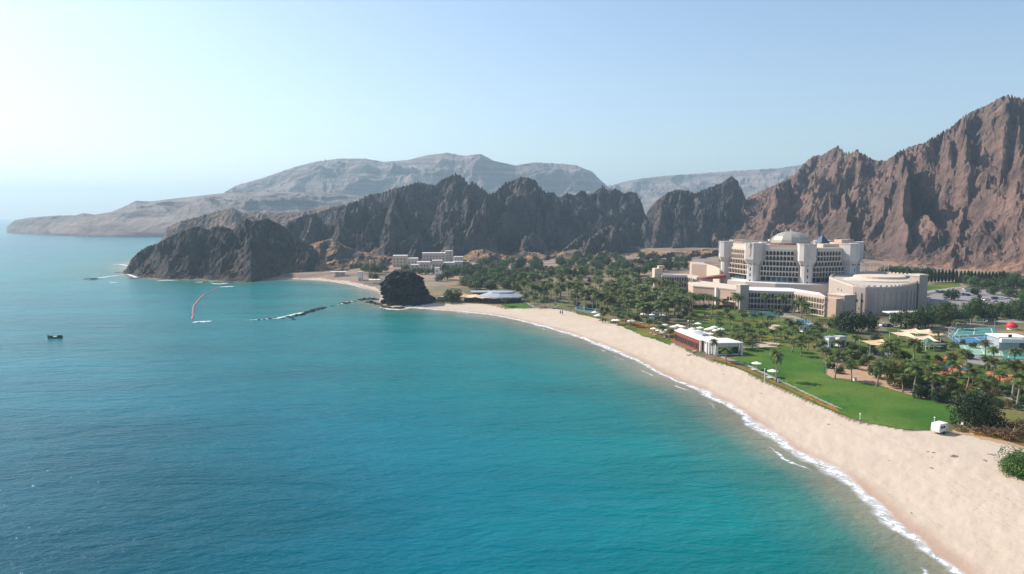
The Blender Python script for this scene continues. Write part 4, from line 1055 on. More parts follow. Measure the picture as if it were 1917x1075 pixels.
for sx in (-8, 0, 8): MB().box((c.x + sx, c.y - 2 + sx * 0.1, ZG), (0.4, 0.4, 3.0)).build('post', m_steel, cn)
# corner block of the arcaded wing
cb = empty('corner_block', (0, 0, 0), 0, 'plain square block with stepped top between the arcaded wing and the fort-like hall', 'building')
c = V2(1575, 594); MB().box((c.x + 2.5, c.y + 6, ZG - 0.3), (9, 10, 11.4), 0.5).build('wall', m_stone, cb); MB().box((c.x + 2.5, c.y + 6, ZG + 11.1), (9.5, 10.5, 0.5), 0.5).build('coping', m_cream, cb); MB().box((c.x - 4.2, c.y + 1.5, ZG - 0.3), (5.5, 9, 10.3), 0.45).build('side_wall', m_pink, cb)

# ---- white beach restaurant
rs_ = empty('beach_restaurant', (0, 0, 0), 0, 'long white flat-roofed restaurant with a red beach front at the lawn edge', 'restaurant')
e0, e1, e2, e3 = V2(1338, 667), V2(1391.5, 665), V2(1309, 657.5), V2(1261, 637)
HB = 4.3
bdir = (V2(1361, 646) - e0)
def slab(poly, z0, z1, nm, mat, par): return MB().prism([tuple(q_) for q_ in poly], z0, z1).build(nm, mat, par)
r1_ = [e0, e1, e1 + (e2 - e0) * 1.02, e2]
slab(r1_, ZG + HB, ZG + HB + 0.55, 'roof', m_roofw, rs_)
bk2 = (e1 - e0).normalized() * 8.6
r2_ = [e2, e2 + bk2, e3 + bk2 * 0.9, e3]
slab(r2_, ZG + HB - 0.35, ZG + HB + 0.1, 'wing_roof', m_roofw, rs_)
cc = sum(r1_, Vector((0, 0))) / 4
slab([cc + (q_ - cc) * 0.80 for q_ in r1_], ZG - 0.1, ZG + HB, 'wall', m_white, rs_)
cc2 = sum(r2_, Vector((0, 0))) / 4
slab([cc2 + (q_ - cc2) * 0.9 for q_ in r2_], ZG - 0.6, ZG + HB - 0.35, 'wing_wall', m_redwall, rs_)
slab([cc2 + (q_ - cc2) * 0.3 + Vector((2, -1)) for q_ in r2_], ZG + HB + 0.1, ZG + HB + 0.9, 'roof_plant', m_grey, rs_)
post = MB().box((0, 0, 0), (0.7, 0.7, HB + 0.7)).mesh('post', m_white)
for q_ in (e0.lerp(e1, 0.03), e0.lerp(e2, 0.36), e0.lerp(e2, 0.52), e0.lerp(e2, 0.97), e0.lerp(e1, 0.97)):
    q_ = q_ + (cc - q_) * 0.04; link('post', post, rs_, (q_.x, q_.y, ZG - 0.75))
dd_ = e1 - e0; rz = math.atan2(dd_.y, dd_.x); nrm = Vector((math.sin(rz), -math.cos(rz)))
for t, w_ in ((0.30, 3.6), (0.76, 3.8)):
    q_ = cc + ((e0.lerp(e1, t)) - cc) * 0.80 + nrm * 0.06; link('window', MB().box((0, 0, 0), (w_, 0.14, 2.6)).mesh('window', m_glass), rs_, (q_.x, q_.y, ZG + 0.5), rz)
dd_ = e3 - e2; rz = math.atan2(-dd_.y, -dd_.x); nrm = Vector((math.sin(rz), -math.cos(rz)))
win = MB().box((0, 0, 0), (1.5, 0.14, 2.0)).mesh('window', m_shade)
for k in range(11):
    q_ = cc2 + (e2.lerp(e3, (k + 0.5) / 11) - cc2) * 0.9 + nrm * 0.07; link('window', win, rs_, (q_.x, q_.y, ZG + 0.3), rz)
bb = link('balustrade', MB().box((0, 0, 0), (dd_.length * 0.96, 0.12, 0.8)).mesh('balustrade', m_redwall), rs_, tuple((e2 + e3) / 2 + nrm * 1.2) + (ZG - 0.55,), rz)
for k in range(10): link('post', MB().box((0, 0, 0), (0.16, 0.16, HB)).mesh('post', m_redwall), rs_, tuple(e2.lerp(e3, (k + 0.2) / 10) + nrm * 0.15) + (ZG - 0.7,), rz)

# ---- beach bar with the round grey roof
bb_ = empty('beach_bar', (0, 0, 0), 0, 'beach bar with a many-sided grey sheet roof beside a small lawn', 'bar')
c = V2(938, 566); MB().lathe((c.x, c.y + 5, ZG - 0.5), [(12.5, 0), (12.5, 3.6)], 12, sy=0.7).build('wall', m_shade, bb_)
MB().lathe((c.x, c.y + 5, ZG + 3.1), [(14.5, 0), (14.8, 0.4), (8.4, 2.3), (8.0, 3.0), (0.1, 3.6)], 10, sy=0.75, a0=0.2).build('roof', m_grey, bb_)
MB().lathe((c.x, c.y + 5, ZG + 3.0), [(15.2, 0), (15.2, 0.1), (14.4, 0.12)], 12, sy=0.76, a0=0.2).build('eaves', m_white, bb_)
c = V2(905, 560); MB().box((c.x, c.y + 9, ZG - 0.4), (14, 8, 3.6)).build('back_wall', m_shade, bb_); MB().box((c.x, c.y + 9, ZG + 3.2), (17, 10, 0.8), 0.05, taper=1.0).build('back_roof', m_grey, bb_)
tr_ = empty('terrace_awning', (0, 0, 0), 0, 'long tan fabric awning over a beach terrace left of the round grey roof', 'awning')
a, b_ = V2(862, 566), V2(917, 568)
n = 9; vs = []; fs = []
for i in range(n):
    q_ = a.lerp(b_, i / (n - 1)); z = ZG + 3.5 + 0.35 * math.sin(i * 1.9)
    for y_, dz in ((-2.5, -0.4), (5.0, 0.5)): vs += [(q_.x, q_.y + y_, z + dz), (q_.x, q_.y + y_, z + dz - 0.12)]
for i in range(n - 1):
    p0 = i * 4; p1 = p0 + 4; fs += [(p0, p1, p1 + 2, p0 + 2), (p0 + 1, p0 + 3, p1 + 3, p1 + 1), (p0, p0 + 1, p1 + 1, p1), (p0 + 2, p1 + 2, p1 + 3, p0 + 3)]
MB().add(vs, fs).build('fabric', m_tan, tr_)
for i in range(0, n, 2):
    q_ = a.lerp(b_, i / (n - 1))
    for y_ in (-2.2, 4.7): link('post', MB().box((0, 0, 0), (0.2, 0.2, 3.9)).mesh('post', m_brown), tr_, (q_.x, q_.y + y_, ZG - 0.8))
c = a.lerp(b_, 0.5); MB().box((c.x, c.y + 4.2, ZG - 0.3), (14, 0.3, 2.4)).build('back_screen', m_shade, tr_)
cab = None
for k, (px, lab) in enumerate(((824, 'leftmost'), (834, 'second from the left'), (844, 'third from the left'), (854, 'rightmost'))):
    q_ = V2(px, 563)
    e = empty('beach_cabana', (q_.x, q_.y, gz(q_.x, q_.y)), 0, f'white canopied beach cabana, {lab} in the row beside the tan awning', 'cabana', 'cabanas beside the tan awning')
    if k == 0:
        MB().box((0, 0, 2.35), (3.6, 3.2, 0.35), 0, 0, 0.96).build('canopy', m_canvas, e); MB().box((0, 1.2, 0), (3.0, 0.3, 2.35)).build('back_curtain', m_tan, e)
        for sx in (-1.5, 1.5):
            for sy in (-1.3, 1.3): MB().box((sx, sy, -0.2), (0.16, 0.16, 2.56)).build('post', m_brown, e)
        cab = e
    else:
        for ch in cab.children: x_ = ch.copy(); C.objects.link(x_); x_.parent = e

# ---- cream villas under the ridge
def villa(name, label, blocks, wins, mat=m_cream):
    e = empty(name, (0, 0, 0), 0, label, 'villa', 'cream villas under the jagged ridge')
    for i, (px, pb, pt, wpx, dp) in enumerate(blocks):
        q_ = G(px, pb); k = mpp(q_.y); zt = zat(px, pt, q_.y)
        MB().box((q_.x, q_.y + dp / 2, q_.z - 1.0), (wpx * k, dp, zt - q_.z + 1.0), 0.12).build('wall' if i == 0 else 'wing_wall', mat, e)
        MB().box((q_.x, q_.y + dp / 2, zt), (wpx * k * 0.94, dp * 0.94, 0.2), 0.12).build('roof', m_roofw, e)
        n = max(1, int(wpx / 6))
        for j in range(n):
            x_ = q_.x + (j - (n - 1) / 2) * wpx * k / n * 0.9
            for zz in np.arange(q_.z + 1.0, zt - 2.2, 3.2):
                link('window', MB().box((0, 0, 0), (0.9, 0.3, 1.4)).mesh('window', m_glass), e, (x_, q_.y + dp / 2 - (dp / 2 + 0.02) / math.cos(0.12) + (x_ - q_.x) * math.tan(0.12), zz), 0.12)
    return e
villa('villa', 'detached cream villa at the left end of the villa cluster, above the dark rock', [(748, 500, 479, 28, 14), (772, 501, 484, 20, 12)], 3)
villa('villa', 'tallest cream villa with a square roof tower, highest in the cluster', [(812, 494, 474, 46, 14), (840, 493, 470, 15, 9), (858, 496, 481, 18, 10)], 3)
villa('villa', 'broad low cream villa in front of the tallest one, above the green trees', [(792, 507, 491, 26, 12), (818, 506, 488, 20, 10), (840, 507, 492, 22, 12), (858, 506, 490, 16, 9), (776, 509, 496, 16, 8)], 3)
villa('villa', 'small grey-white villa at the right end of the villa cluster', [(868, 502, 490, 20, 9)], 3, m_pale)
villa('villa', 'narrow white box house standing alone below the villas among trees', [(818, 518, 502, 9, 6)], 2, m_white)
# cove huts
hut = empty('beach_hut', (0, 0, 0), 0, 'white flat-roofed open hut at the back of the far cove beach', 'hut')
q_ = G(632, 519); MB().box((q_.x, q_.y + 3, q_.z + 4.2), (14, 6, 0.6)).build('roof', m_white, hut); MB().box((q_.x + 1, q_.y + 4.5, q_.z - 0.3), (8, 3, 4.5)).build('wall', m_cream, hut)
for sx in (-6.5, -2, 2, 6.5): link('post', MB().box((0, 0, 0), (0.35, 0.35, 4.4)).mesh('post', m_white), hut, (q_.x + sx, q_.y + 0.4, q_.z - 0.1))
hut = empty('beach_hut', (0, 0, 0), 0, 'narrow white beach hut near the dark rock on the far cove', 'hut')
q_ = G(674, 526); MB().box((q_.x, q_.y + 2, q_.z - 0.3), (3.6, 4, 7.5)).build('wall', m_white, hut); MB().box((q_.x, q_.y + 2, q_.z + 7.2), (4.2, 4.6, 0.4)).build('roof', m_cream, hut); MB().box((q_.x, q_.y - 0.03, q_.z), (1.0, 0.12, 2.1)).build('door', m_brown, hut)

# ---- white garden cubes
for px, py, wpx, hpx, lab in ((1557, 651, 15, 20, 'white cube-shaped garden kiosk, left one of the pair on the lawn'), (1578, 649, 16, 19, 'white cube-shaped garden kiosk with a doorway, right one of the pair on the lawn'), (1507, 622, 10, 15, 'small white garden block left among palms, in front of the arcaded wing'), (1519, 622, 10, 15, 'small white garden block right among palms, in front of the arcaded wing')):
    q_ = G(px, py); k = mpp(q_.y); e = empty('garden_kiosk', (q_.x, q_.y, q_.z), 0.35, lab, 'kiosk', 'white garden kiosks')
    w_, h_ = wpx * k, hpx * k
    MB().box((0, w_ / 2, -0.2), (w_, w_, h_)).build('wall', m_white, e); MB().box((0, w_ / 2, h_ - 0.2), (w_ * 1.06, w_ * 1.06, 0.25)).build('roof', m_grey, e)
    MB().box((w_ * 0.05, -0.03, 0), (w_ * 0.35, 0.12, h_ * 0.62)).build('doorway', m_dkblue, e)
    MB().box((-w_ / 2 - 0.03, w_ / 2, h_ * 0.3), (0.12, w_ * 0.4, h_ * 0.3)).build('window', m_glass, e)

# ---- shade sails
def sail(px, py, wpx, dpx, top, label, mat=m_tan):
    q_ = G(px, py); k = mpp(q_.y); w_, d_, h_ = wpx * k, dpx * k, zat(px, top, q_.y) - q_.z
    e = empty('shade_sail', (q_.x, q_.y, q_.z), rnd.uniform(-0.15, 0.15), label, 'shade sail', 'tan shade sails over the play garden')
    n = 8; vs = []; fs = []
    for j in range(n + 1):
        for i in range(n + 1):
            u, v = i / n * 2 - 1, j / n * 2 - 1
            z = h_ * (0.80 + 0.20 * max(abs(u), abs(v)) ** 2 * (0.4 + 0.6 * (1 if u * v > 0 else -0.4) * abs(u * v)) - 0.10 * (1 - u * u) * (1 - v * v)) + (0.08 * h_ * v)
            pin = 1 - 0.10 * (1 - u * u) * abs(v) ** 3; pin2 = 1 - 0.10 * (1 - v * v) * abs(u) ** 3
            vs.append((u * w_ / 2 * pin2, v * d_ / 2 * pin, z))
    m_ = (n + 1) ** 2; vs += [(x, y, z - 0.06) for x, y, z in vs]
    for j in range(n):
        for i in range(n):
            a = j * (n + 1) + i; f = (a, a + 1, a + n + 2, a + n + 1); fs.append(f); fs.append(tuple(m_ + t for t in f[::-1]))
    MB().add(vs, fs).build('fabric', mat, e, True)
    for sx in (-1, 1):
        for sy in (-1, 1):
            MB().tube([(sx * w_ / 2, sy * d_ / 2, -0.1), (sx * w_ / 2 * 1.03, sy * d_ / 2 * 1.03, h_ * 1.04)], 0.08, 6).build('mast', m_steel, e)
    return e
m_tan2 = plain('peach_canvas', (0.78, 0.56, 0.38), 0.85, 0.1, 0.3)
sail(1640, 660, 42, 44, 640, 'orange-tan shade sail at the left, above white benches')
sail(1690, 640, 34, 36, 624, 'peach shade sail at the far left of the upper group', m_tan2)
sail(1708, 636, 34, 36, 619, 'peach shade sail at the back of the upper group', m_tan2)
sail(1730, 636, 34, 40, 620, 'peach shade sail at the centre of the upper group', m_tan2)
sail(1752, 642, 36, 40, 624, 'peach shade sail at the right of the upper group beside the courts', m_tan2)
sail(1728, 650, 42, 36, 632, 'peach shade sail at the front of the upper group', m_tan2)

# ---- courts and pools
m_cg = plain('green_court', (0.045, 0.185, 0.155), 0.85, 0.15, 0.15)
m_cb = plain('blue_court', (0.02, 0.15, 0.30), 0.8, 0.15, 0.15)
m_cl = plain('pale_court', (0.22, 0.36, 0.26), 0.85, 0.2, 0.2)
m_line = plain('court_line', (0.75, 0.75, 0.72), 0.8, 0.05)
def flat(name, pts, mat, z0, label, cat, lines=()):
    P_ = [G(*q_).to_2d() for q_ in pts]
    e = empty(name, (0, 0, 0), 0, label, cat)
    MB().prism([tuple(q_) for q_ in P_], ZG - 0.2, ZG + z0).build('surface', mat, e)
    if lines:
        for (u0, v0, u1, v1) in lines:
            f = lambda u, v: P_[0].lerp(P_[1], u).lerp(P_[3].lerp(P_[2], u), v)
            a, b_ = f(u0, v0), f(u1, v1); d = b_ - a; c = (a + b_) / 2
            MB().box((c.x, c.y, ZG + z0 + 0.004), (d.length, 0.22, 0.02), math.atan2(d.y, d.x)).build('line', m_line, e)
    return e
LN = ((0.1, 0.12, 0.9, 0.12), (0.1, 0.88, 0.9, 0.88), (0.1, 0.12, 0.1, 0.88), (0.9, 0.12, 0.9, 0.88), (0.5, 0.12, 0.5, 0.88), (0.1, 0.5, 0.9, 0.5))
c1_ = flat('tennis_court', [(1775, 632), (1868, 626), (1862, 613), (1788, 615)], m_cg, 0.13, 'dark green tennis court, the one farther back beside the trees', 'tennis court', LN)
c2_ = flat('tennis_court', [(1795, 643), (1885, 641), (1868, 629), (1776, 634)], m_cb, 0.16, 'blue tennis court in front of the dark green one', 'tennis court', LN)
c3_ = flat('tennis_court', [(1808, 664), (1880, 668), (1872, 645), (1795, 646)], m_cl, 0.14, 'pale green court left of the white pavilion', 'tennis court', LN)
c4_ = flat('tennis_court', [(1878, 672), (1965, 676), (1950, 655), (1884, 654)], m_cg, 0.15, 'teal green court in front of the white pavilion at the right edge', 'tennis court', LN)
net = empty('tennis_net', (0, 0, 0), 0, 'white topped net across the dark green court', 'net')
a, b_ = G(1777, 628), G(1812, 631); mb = MB(); d = (b_ - a); c = (a + b_) / 2
MB().box((c.x, c.y, ZG + 0.95), (d.length, 0.08, 0.16), math.atan2(d.y, d.x)).build('band', m_line, net)
for q_ in (a, b_): MB().box((q_.x, q_.y, ZG + 0.1), (0.12, 0.12, 1.05)).build('post', m_steel, net)
fn = empty('court_fence', (0, 0, 0), 0, 'tall thin wire fence posts around the courts', 'fence')
for px, py in ((1775, 633), (1790, 614), (1816, 612), (1840, 612), (1862, 612), (1795, 646), (1842, 642), (1876, 641)):
    q_ = G(px, py); MB().tube([(q_.x, q_.y, ZG - 0.1), (q_.x, q_.y, ZG + 4.0)], 0.06, 5).build('post', m_steel, fn)
for (x0, y0), (x1, y1) in (((1775, 633), (1790, 614)), ((1790, 614), (1862, 612)), ((1775, 633), (1795, 646))):
    a, b_ = G(x0, y0), G(x1, y1)
    for z in (0.6, 2.2, 3.9): MB().tube([(a.x, a.y, ZG + z), (b_.x, b_.y, ZG + z)], 0.035, 4).build('rail', m_steel, fn)
def pool(pts, label):
    P_ = [G(*q_).to_2d() for q_ in pts]; c = sum(P_, Vector((0, 0))) / len(P_)
    e = empty('swimming_pool', (0, 0, 0), 0, label, 'pool')
    MB().prism([tuple(c + (q_ - c) * 1.10) for q_ in P_], ZG - 0.2, ZG + 0.17).build('kerb', m_path, e)
    MB().prism([tuple(q_) for q_ in P_], ZG + 0.172, ZG + 0.18).build('pool_water', m_pool, e)
    return e
pool([(1800, 686), (1814, 683), (1824, 688), (1824, 697), (1814, 699), (1801, 693)], 'small bright blue pool on terracotta paving')
pool([(1762, 684), (1772, 681), (1782, 683), (1784, 688), (1772, 690)], 'small dark blue pool with a curved rim beside the play frame')
pool([(1080, 574), (1100, 577), (1118, 580), (1116, 584), (1096, 582), (1078, 579)], 'long turquoise pool under the palm grove behind the beach')
pool([(1402, 583), (1440, 585), (1468, 588), (1466, 592), (1436, 591), (1402, 588)], 'blue garden pool in front of the shaded arcaded wing')
pool([(1490, 598), (1512, 600), (1520, 606), (1506, 609), (1490, 604)], 'pale blue pool in front of the sunlit arcaded wing')
pool([(1255, 546), (1285, 546), (1285, 549), (1255, 549)], 'narrow turquoise pool below the small arcaded wing')
# white pavilion with red dome at the right edge
wp = empty('court_pavilion', (0, 0, 0), 0, 'modern white and grey pavilion with a broad white balcony at the right edge', 'pavilion')
q_ = G(1893, 656); k = mpp(q_.y)
MB().box((q_.x, q_.y + 5, ZG - 0.3), (36 * k, 9, 24 * k), -0.12).build('wall', m_grey, wp); MB().box((q_.x + 38 * k, q_.y + 5, ZG - 0.3), (36 * k, 8, 23 * k), -0.12).build('glazed_wall', m_teal, wp)
MB().box((q_.x + 8 * k, q_.y + 5, ZG + 24 * k - 0.3), (56 * k, 10, 0.5), -0.12).build('roof', m_white, wp); MB().box((q_.x - 2 * k, q_.y - 0.6, ZG + 3.2), (40 * k, 1.4, 1.5), -0.12).build('balcony', m_white, wp)
MB().box((q_.x - 2 * k, q_.y + 0.55, ZG + 4.8), (6 * k, 0.3, 1.4), -0.12).build('window', m_glass, wp)
rd = empty('domed_kiosk', (0, 0, 0), 0, 'round kiosk with a bright red dome behind the white pavilion', 'kiosk')
q_ = G(1894, 617); MB().lathe((q_.x, q_.y, ZG - 0.2), [(1.9, 0), (1.9, 1.4)], 14).build('wall', m_white, rd); MB().lathe((q_.x, q_.y, ZG + 1.2), [(2.5, 0), (2.35, 0.9), (1.6, 1.9), (0.05, 2.5)], 14).build('dome', m_red, rd)
# play frame
pf = empty('play_frame', (0, 0, 0), 0, 'white tubular climbing frame with a green roof below the peach sails', 'play frame')
q_ = G(1736, 656)
MB().lathe((q_.x, q_.y, ZG + 3.4), [(2.4, 0), (1.2, 1.0), (0.05, 1.6)], 6).build('roof', m_cg, pf)
for sx in (-1, 1):
    for sy in (-1, 1): MB().tube([(q_.x + sx * 1.6, q_.y + sy * 1.6, ZG - 0.1), (q_.x + sx * 1.6, q_.y + sy * 1.6, ZG + 3.5)], 0.12, 6).build('post', m_steel, pf)
for z in (1.4, 2.4): MB().box((q_.x + 4, q_.y, ZG + z), (12, 0.25, 0.2), 0.1).build('rail', m_white, pf)
MB().add([(q_.x + 1.6, q_.y - 0.5, ZG + 2.2), (q_.x + 1.6, q_.y + 0.5, ZG + 2.2), (q_.x + 6, q_.y + 0.5, ZG + 0.2), (q_.x + 6, q_.y - 0.5, ZG + 0.2), (q_.x + 1.6, q_.y - 0.5, ZG + 2.0), (q_.x + 1.6, q_.y + 0.5, ZG + 2.0), (q_.x + 6, q_.y + 0.5, ZG), (q_.x + 6, q_.y - 0.5, ZG)], [(0, 1, 2, 3), (7, 6, 5, 4), (0, 3, 7, 4), (1, 5, 6, 2), (2, 6, 7, 3), (0, 4, 5, 1)]).build('slide', m_blue, pf)
for px, py, lab in ((1622, 667, 'white bench under the orange-tan sail, the left one'), (1640, 664, 'white bench under the orange-tan sail, the middle one'), (1660, 666, 'white bench under the orange-tan sail, the right one')):
    q_ = G(px, py); e = empty('bench', (q_.x, q_.y, ZG + 0.05), 0.2, lab, 'bench', 'white benches under the sail')
    MB().box((0, 0, 0.42), (3.2, 0.7, 0.12)).build('seat', m_white, e); MB().box((0, 0.35, 0.54), (3.2, 0.1, 0.5)).build('backrest', m_white, e)
    for sx in (-1.3, 1.3): MB().box((sx, 0, 0), (0.12, 0.6, 0.42)).build('leg', m_steel, e)

# ------------------------------------------------------------------ rocks by the sea
def lofted_rock(name, levels, y0, depth, seed, mat, amp=2.2, n=72):
    """levels: (pixel row, left px, right px) from the water up; the outline stands y0 metres ahead"""
    m = 46; rows = np.array([l[0] for l in levels], float); tt = np.linspace(0, 1, m)
    rr = rows[0] + (rows[-1] - rows[0]) * tt
    xl = np.interp(-rr, -rows, [l[1] for l in levels]); xr = np.interp(-rr, -rows, [l[2] for l in levels])
    jr = random.Random(seed); jl = np.cumsum([jr.uniform(-2.2, 2.2) for _ in range(m)]); jr_ = np.cumsum([jr.uniform(-2.0, 2.0) for _ in range(m)])
    xl = xl + (jl - np.linspace(jl[0], jl[-1], m)) * 0.7; xr = xr + (jr_ - np.linspace(jr_[0], jr_[-1], m)) * 0.7
    V = []
    for i in range(m):
        z = zat((xl[i] + xr[i]) / 2, rr[i], y0); k = mpp(y0)
        c = (xl[i] + xr[i]) / 2; w_ = (xr[i] - xl[i]) / 2 * k; cx_ = (c - CX) * k
        dp = depth * (0.55 + 0.45 * (1 - tt[i]) ** 0.8) * min(1, w_ / 6 + 0.15)
        for j in range(n):
            a = 2 * math.pi * j / n; ca, sa = math.cos(a), math.sin(a)
            V.append((cx_ + math.copysign(abs(ca) ** 0.75, ca) * w_, y0 + depth * 0.35 + math.copysign(abs(sa) ** 0.7, sa) * dp, z))
    A = np.array(V)
    d = ridged(A[:, 0] / 10 - A[:, 2] / 12 + A[:, 1] / 13, A[:, 2] / 15 + A[:, 0] / 20 + A[:, 1] / 9, 5, seed) - 0.45
    d2 = ridged(A[:, 0] / 3.4 - A[:, 2] / 4, A[:, 2] / 6 + A[:, 1] / 3, 4, seed + 3) - 0.45
    ctr = A.reshape(m, n, 3).mean(1, keepdims=True); B = A.reshape(m, n, 3); dirv = B - ctr; dirv = dirv / (np.linalg.norm(dirv, axis=2, keepdims=True) + 1e-6)
    B = B + dirv * (amp * 1.9 * d.reshape(m, n, 1) + amp * 0.95 * d2.reshape(m, n, 1))
    B[..., 2] += amp * 0.5 * d.reshape(m, n) * np.linspace(0, 1, m)[:, None]
    B[0, :, 2] = -2.5
    fs = [(i * n + j, i * n + (j + 1) % n, (i + 1) * n + (j + 1) % n, (i + 1) * n + j) for i in range(m - 1) for j in range(n)] + [tuple(range((m - 1) * n, m * n))]
    o = MB().add(B.reshape(-1, 3).tolist(), fs).build(name, mat, None, False)
    return tag(o, kind='structure')
lofted_rock('rock_outcrop', [(576, 710, 822), (568, 711, 815), (559, 712, 807), (549, 711, 799), (540, 711, 793), (530, 715, 788), (521, 722, 783), (514, 729, 778), (510, 734, 772), (507, 741, 762)], 447, 15, 5, m_seaside, 2.6)

def small_rock(seed):
    r = random.Random(seed); bm_ = bmesh.new(); bmesh.ops.create_icosphere(bm_, subdivisions=3, radius=1.0)
    for v in bm_.verts:
        c = v.co; n = 0.28 * math.sin(c.x * 3.1 + seed) * math.cos(c.y * 2.7 + seed * 2) + 0.16 * math.sin(c.z * 6 + c.x * 5 + seed) + r.uniform(-0.09, 0.09)
        v.co = c * (1 + n); v.co.z *= 0.55
    me = bpy.data.meshes.new('sea_rock'); bm_.to_mesh(me); bm_.free(); me.materials.append(m_seaside); return me
SR = [small_rock(i) for i in range(5)]
rr_ = random.Random(3)
def rock_px(px, py, wpx, label, group, flat_=0.7, z=0.0):
    q_ = P(px, py, z); k = mpp(q_.y); s_ = wpx * k / 2
    o = link('sea_rock', SR[rr_.randrange(5)], None, (q_.x, q_.y, z - 0.15), rr_.uniform(0, 6), (s_, s_ * 0.7, max(0.5, s_ * flat_)))
    o.rotation_euler.z = rr_.uniform(-0.4, 0.4)
    return tag(o, label, 'rock', group)
REEF = [(505, 597, 8), (515, 596, 6), (530, 596, 8), (539, 593, 9), (546, 595, 8), (553, 592, 10), (560, 590, 12), (567, 589, 9), (573, 586, 12), (579, 584, 12), (586, 582, 12), (593, 580, 12), (600, 578, 12), (606, 576, 9), (550, 598, 8),
        (486, 599, 7), (494, 598, 6), (622, 573, 6), (634, 570, 6), (646, 568, 11), (655, 566, 8), (664, 564, 8), (674, 562, 12), (684, 561, 13), (694, 560, 12), (702, 561, 13), (690, 566, 12), (700, 568, 12), (708, 570, 11)]
for q_ in REEF: rock_px(q_[0], q_[1], q_[2] * 1.25, 'low dark wave-washed rock in the reef line running out from the big rock', 'rocks of the reef line')
for px, py, w_ in ((714, 574, 11), (722, 576, 12), (731, 577, 12), (740, 577, 12), (750, 577, 14), (758, 574, 13), (766, 571, 10), (776, 566, 10), (790, 561, 12), (802, 559, 10), (815, 560, 12)):
    rock_px(px, py, w_, 'dark boulder at the foot of the big seaside rock', 'boulders at the foot of the big rock', 0.8, 0.1)
for px, py, w_, lab in ((168, 523, 26, 'long low dark rock farthest out to sea off the headland'), (188, 522, 10, 'small low rock just right of the long sea rock'), (222, 511, 14, 'low rock ledge at the left tip of the headland'), (234, 513, 12, 'dark rock touching the left tip of the headland'), (258, 521, 22, 'flat rock ledge in front of the headland tip'), (385, 528, 16, 'low rock under the headland cliff near the foam'), (430, 529, 14, 'dark rock at the right foot of the headland cliff'), (374, 603, 10, 'small awash rock at the near end of the float line'), (424, 538, 10, 'awash rock with white foam at the far end of the float line')):
    rock_px(px, py, w_, lab, None, 0.25)

# ------------------------------------------------------------------ foam
m_foam, nt, b = new_mat('sea_foam')
p = pos(nt)
ac = nd(nt, 'ShaderNodeAttribute', attribute_name='across').outputs['Fac']
fn1 = noise_n(nt, p, 0.10, 4, 0.6); fn2 = noise_n(nt, p, 0.55, 6, 0.72, 1.0); fn3 = noise_n(nt, p, 0.03, 3, 0.5)
# main band of the wash, its width wandering along the shore
shift = mth(nt, 'MULTIPLY_ADD', fn1, 5.0, -2.5)
x_ = mth(nt, 'ADD', ac, shift)
half = mth(nt, 'MULTIPLY_ADD', fn3, 9.0, -2.2)
band = mth(nt, 'SUBTRACT', 1.0, mth(nt, 'DIVIDE', mth(nt, 'ABSOLUTE', mth(nt, 'ADD', x_, 0.6)), mth(nt, 'MAXIMUM', half, 1.2)), clamp=True)
lace = mth(nt, 'MULTIPLY', band, ramp(nt, fn2, [(0.40, 0.06), (0.62, 1.0)]).outputs[0])
# a thinner breaker farther out
b2 = mth(nt, 'SUBTRACT', 1.0, mth(nt, 'DIVIDE', mth(nt, 'ABSOLUTE', mth(nt, 'ADD', x_, 5.2)), 0.8), clamp=True)
b2 = mth(nt, 'MULTIPLY', b2, ramp(nt, noise_n(nt, p, 0.045, 3, 0.5), [(0.52, 0.0), (0.62, 0.8)]).outputs[0])
film = mth(nt, 'MULTIPLY', ramp(nt, band, [(0.05, 0.0), (0.5, 0.42)]).outputs[0], ramp(nt, noise_n(nt, p, 0.25, 4, 0.6), [(0.35, 0.3), (0.6, 1.0)]).outputs[0])
al = ramp(nt, mth(nt, 'ADD', lace, mth(nt, 'MULTIPLY', b2, ramp(nt, fn2, [(0.35, 0.1), (0.6, 1.0)]).outputs[0]), clamp=True), [(0.14, 0.0), (0.55, 0.9)]).outputs[0]
al = mth(nt, 'MAXIMUM', al, film)
tr = nt.nodes.new('ShaderNodeBsdfTransparent'); mx = nt.nodes.new('ShaderNodeMixShader')
b.inputs['Base Color'].default_value = (0.80, 0.83, 0.85, 1); b.inputs['Roughness'].default_value = 0.8
nt.links.new(al, mx.inputs[0]); nt.links.new(tr.outputs[0], mx.inputs[1]); nt.links.new(b.outputs[0], mx.inputs[2])
nt.links.new(mx.outputs[0], nt.nodes['Material Output'].inputs['Surface'])
# ribbon along the main beach
main = [Vector(p_) for p_ in coast_line]
i0 = 0; i1 = max(i for i, q_ in enumerate(main) if q_.y < P(768, 575, 0).y + 2 and q_.x > -75)
pts_ = [main[0]]
for a, b_ in zip(main[:i1], main[1:i1 + 1]):
    n = max(1, int((b_ - a).length / 1.2)); pts_ += [a.lerp(b_, (k + 1) / n) for k in range(n)]
pts_ = [q_ for q_ in pts_ if q_.y > 45]
A = np.array([(q_.x, q_.y) for q_ in pts_]); T = np.gradient(A, axis=0)
for _ in range(3): T = np.stack([gauss(T[:, 0], 4), gauss(T[:, 1], 4)], 1)
T /= np.linalg.norm(T, axis=1, keepdims=True); N = np.stack([T[:, 1], -T[:, 0]], 1)   # towards the land
acr = np.linspace(-9, 5, 29)
X_ = A[:, 0:1] + N[:, 0:1] * acr[None]; Y_ = A[:, 1:2] + N[:, 1:2] * acr[None]
Z_ = np.maximum(0.05, np.vectorize(gz)(X_, Y_) + 0.05)
o = grid_object('surf_foam', X_, Y_, Z_, m_foam, attrs={'across': np.broadcast_to(acr[None], X_.shape).copy()}); tag(o, kind='stuff')
# far cove shore
cove = [P(x, y, 0) for x, y in ((706, 545), (690, 541), (660, 533), (620, 526), (570, 523), (520, 521), (480, 525))]
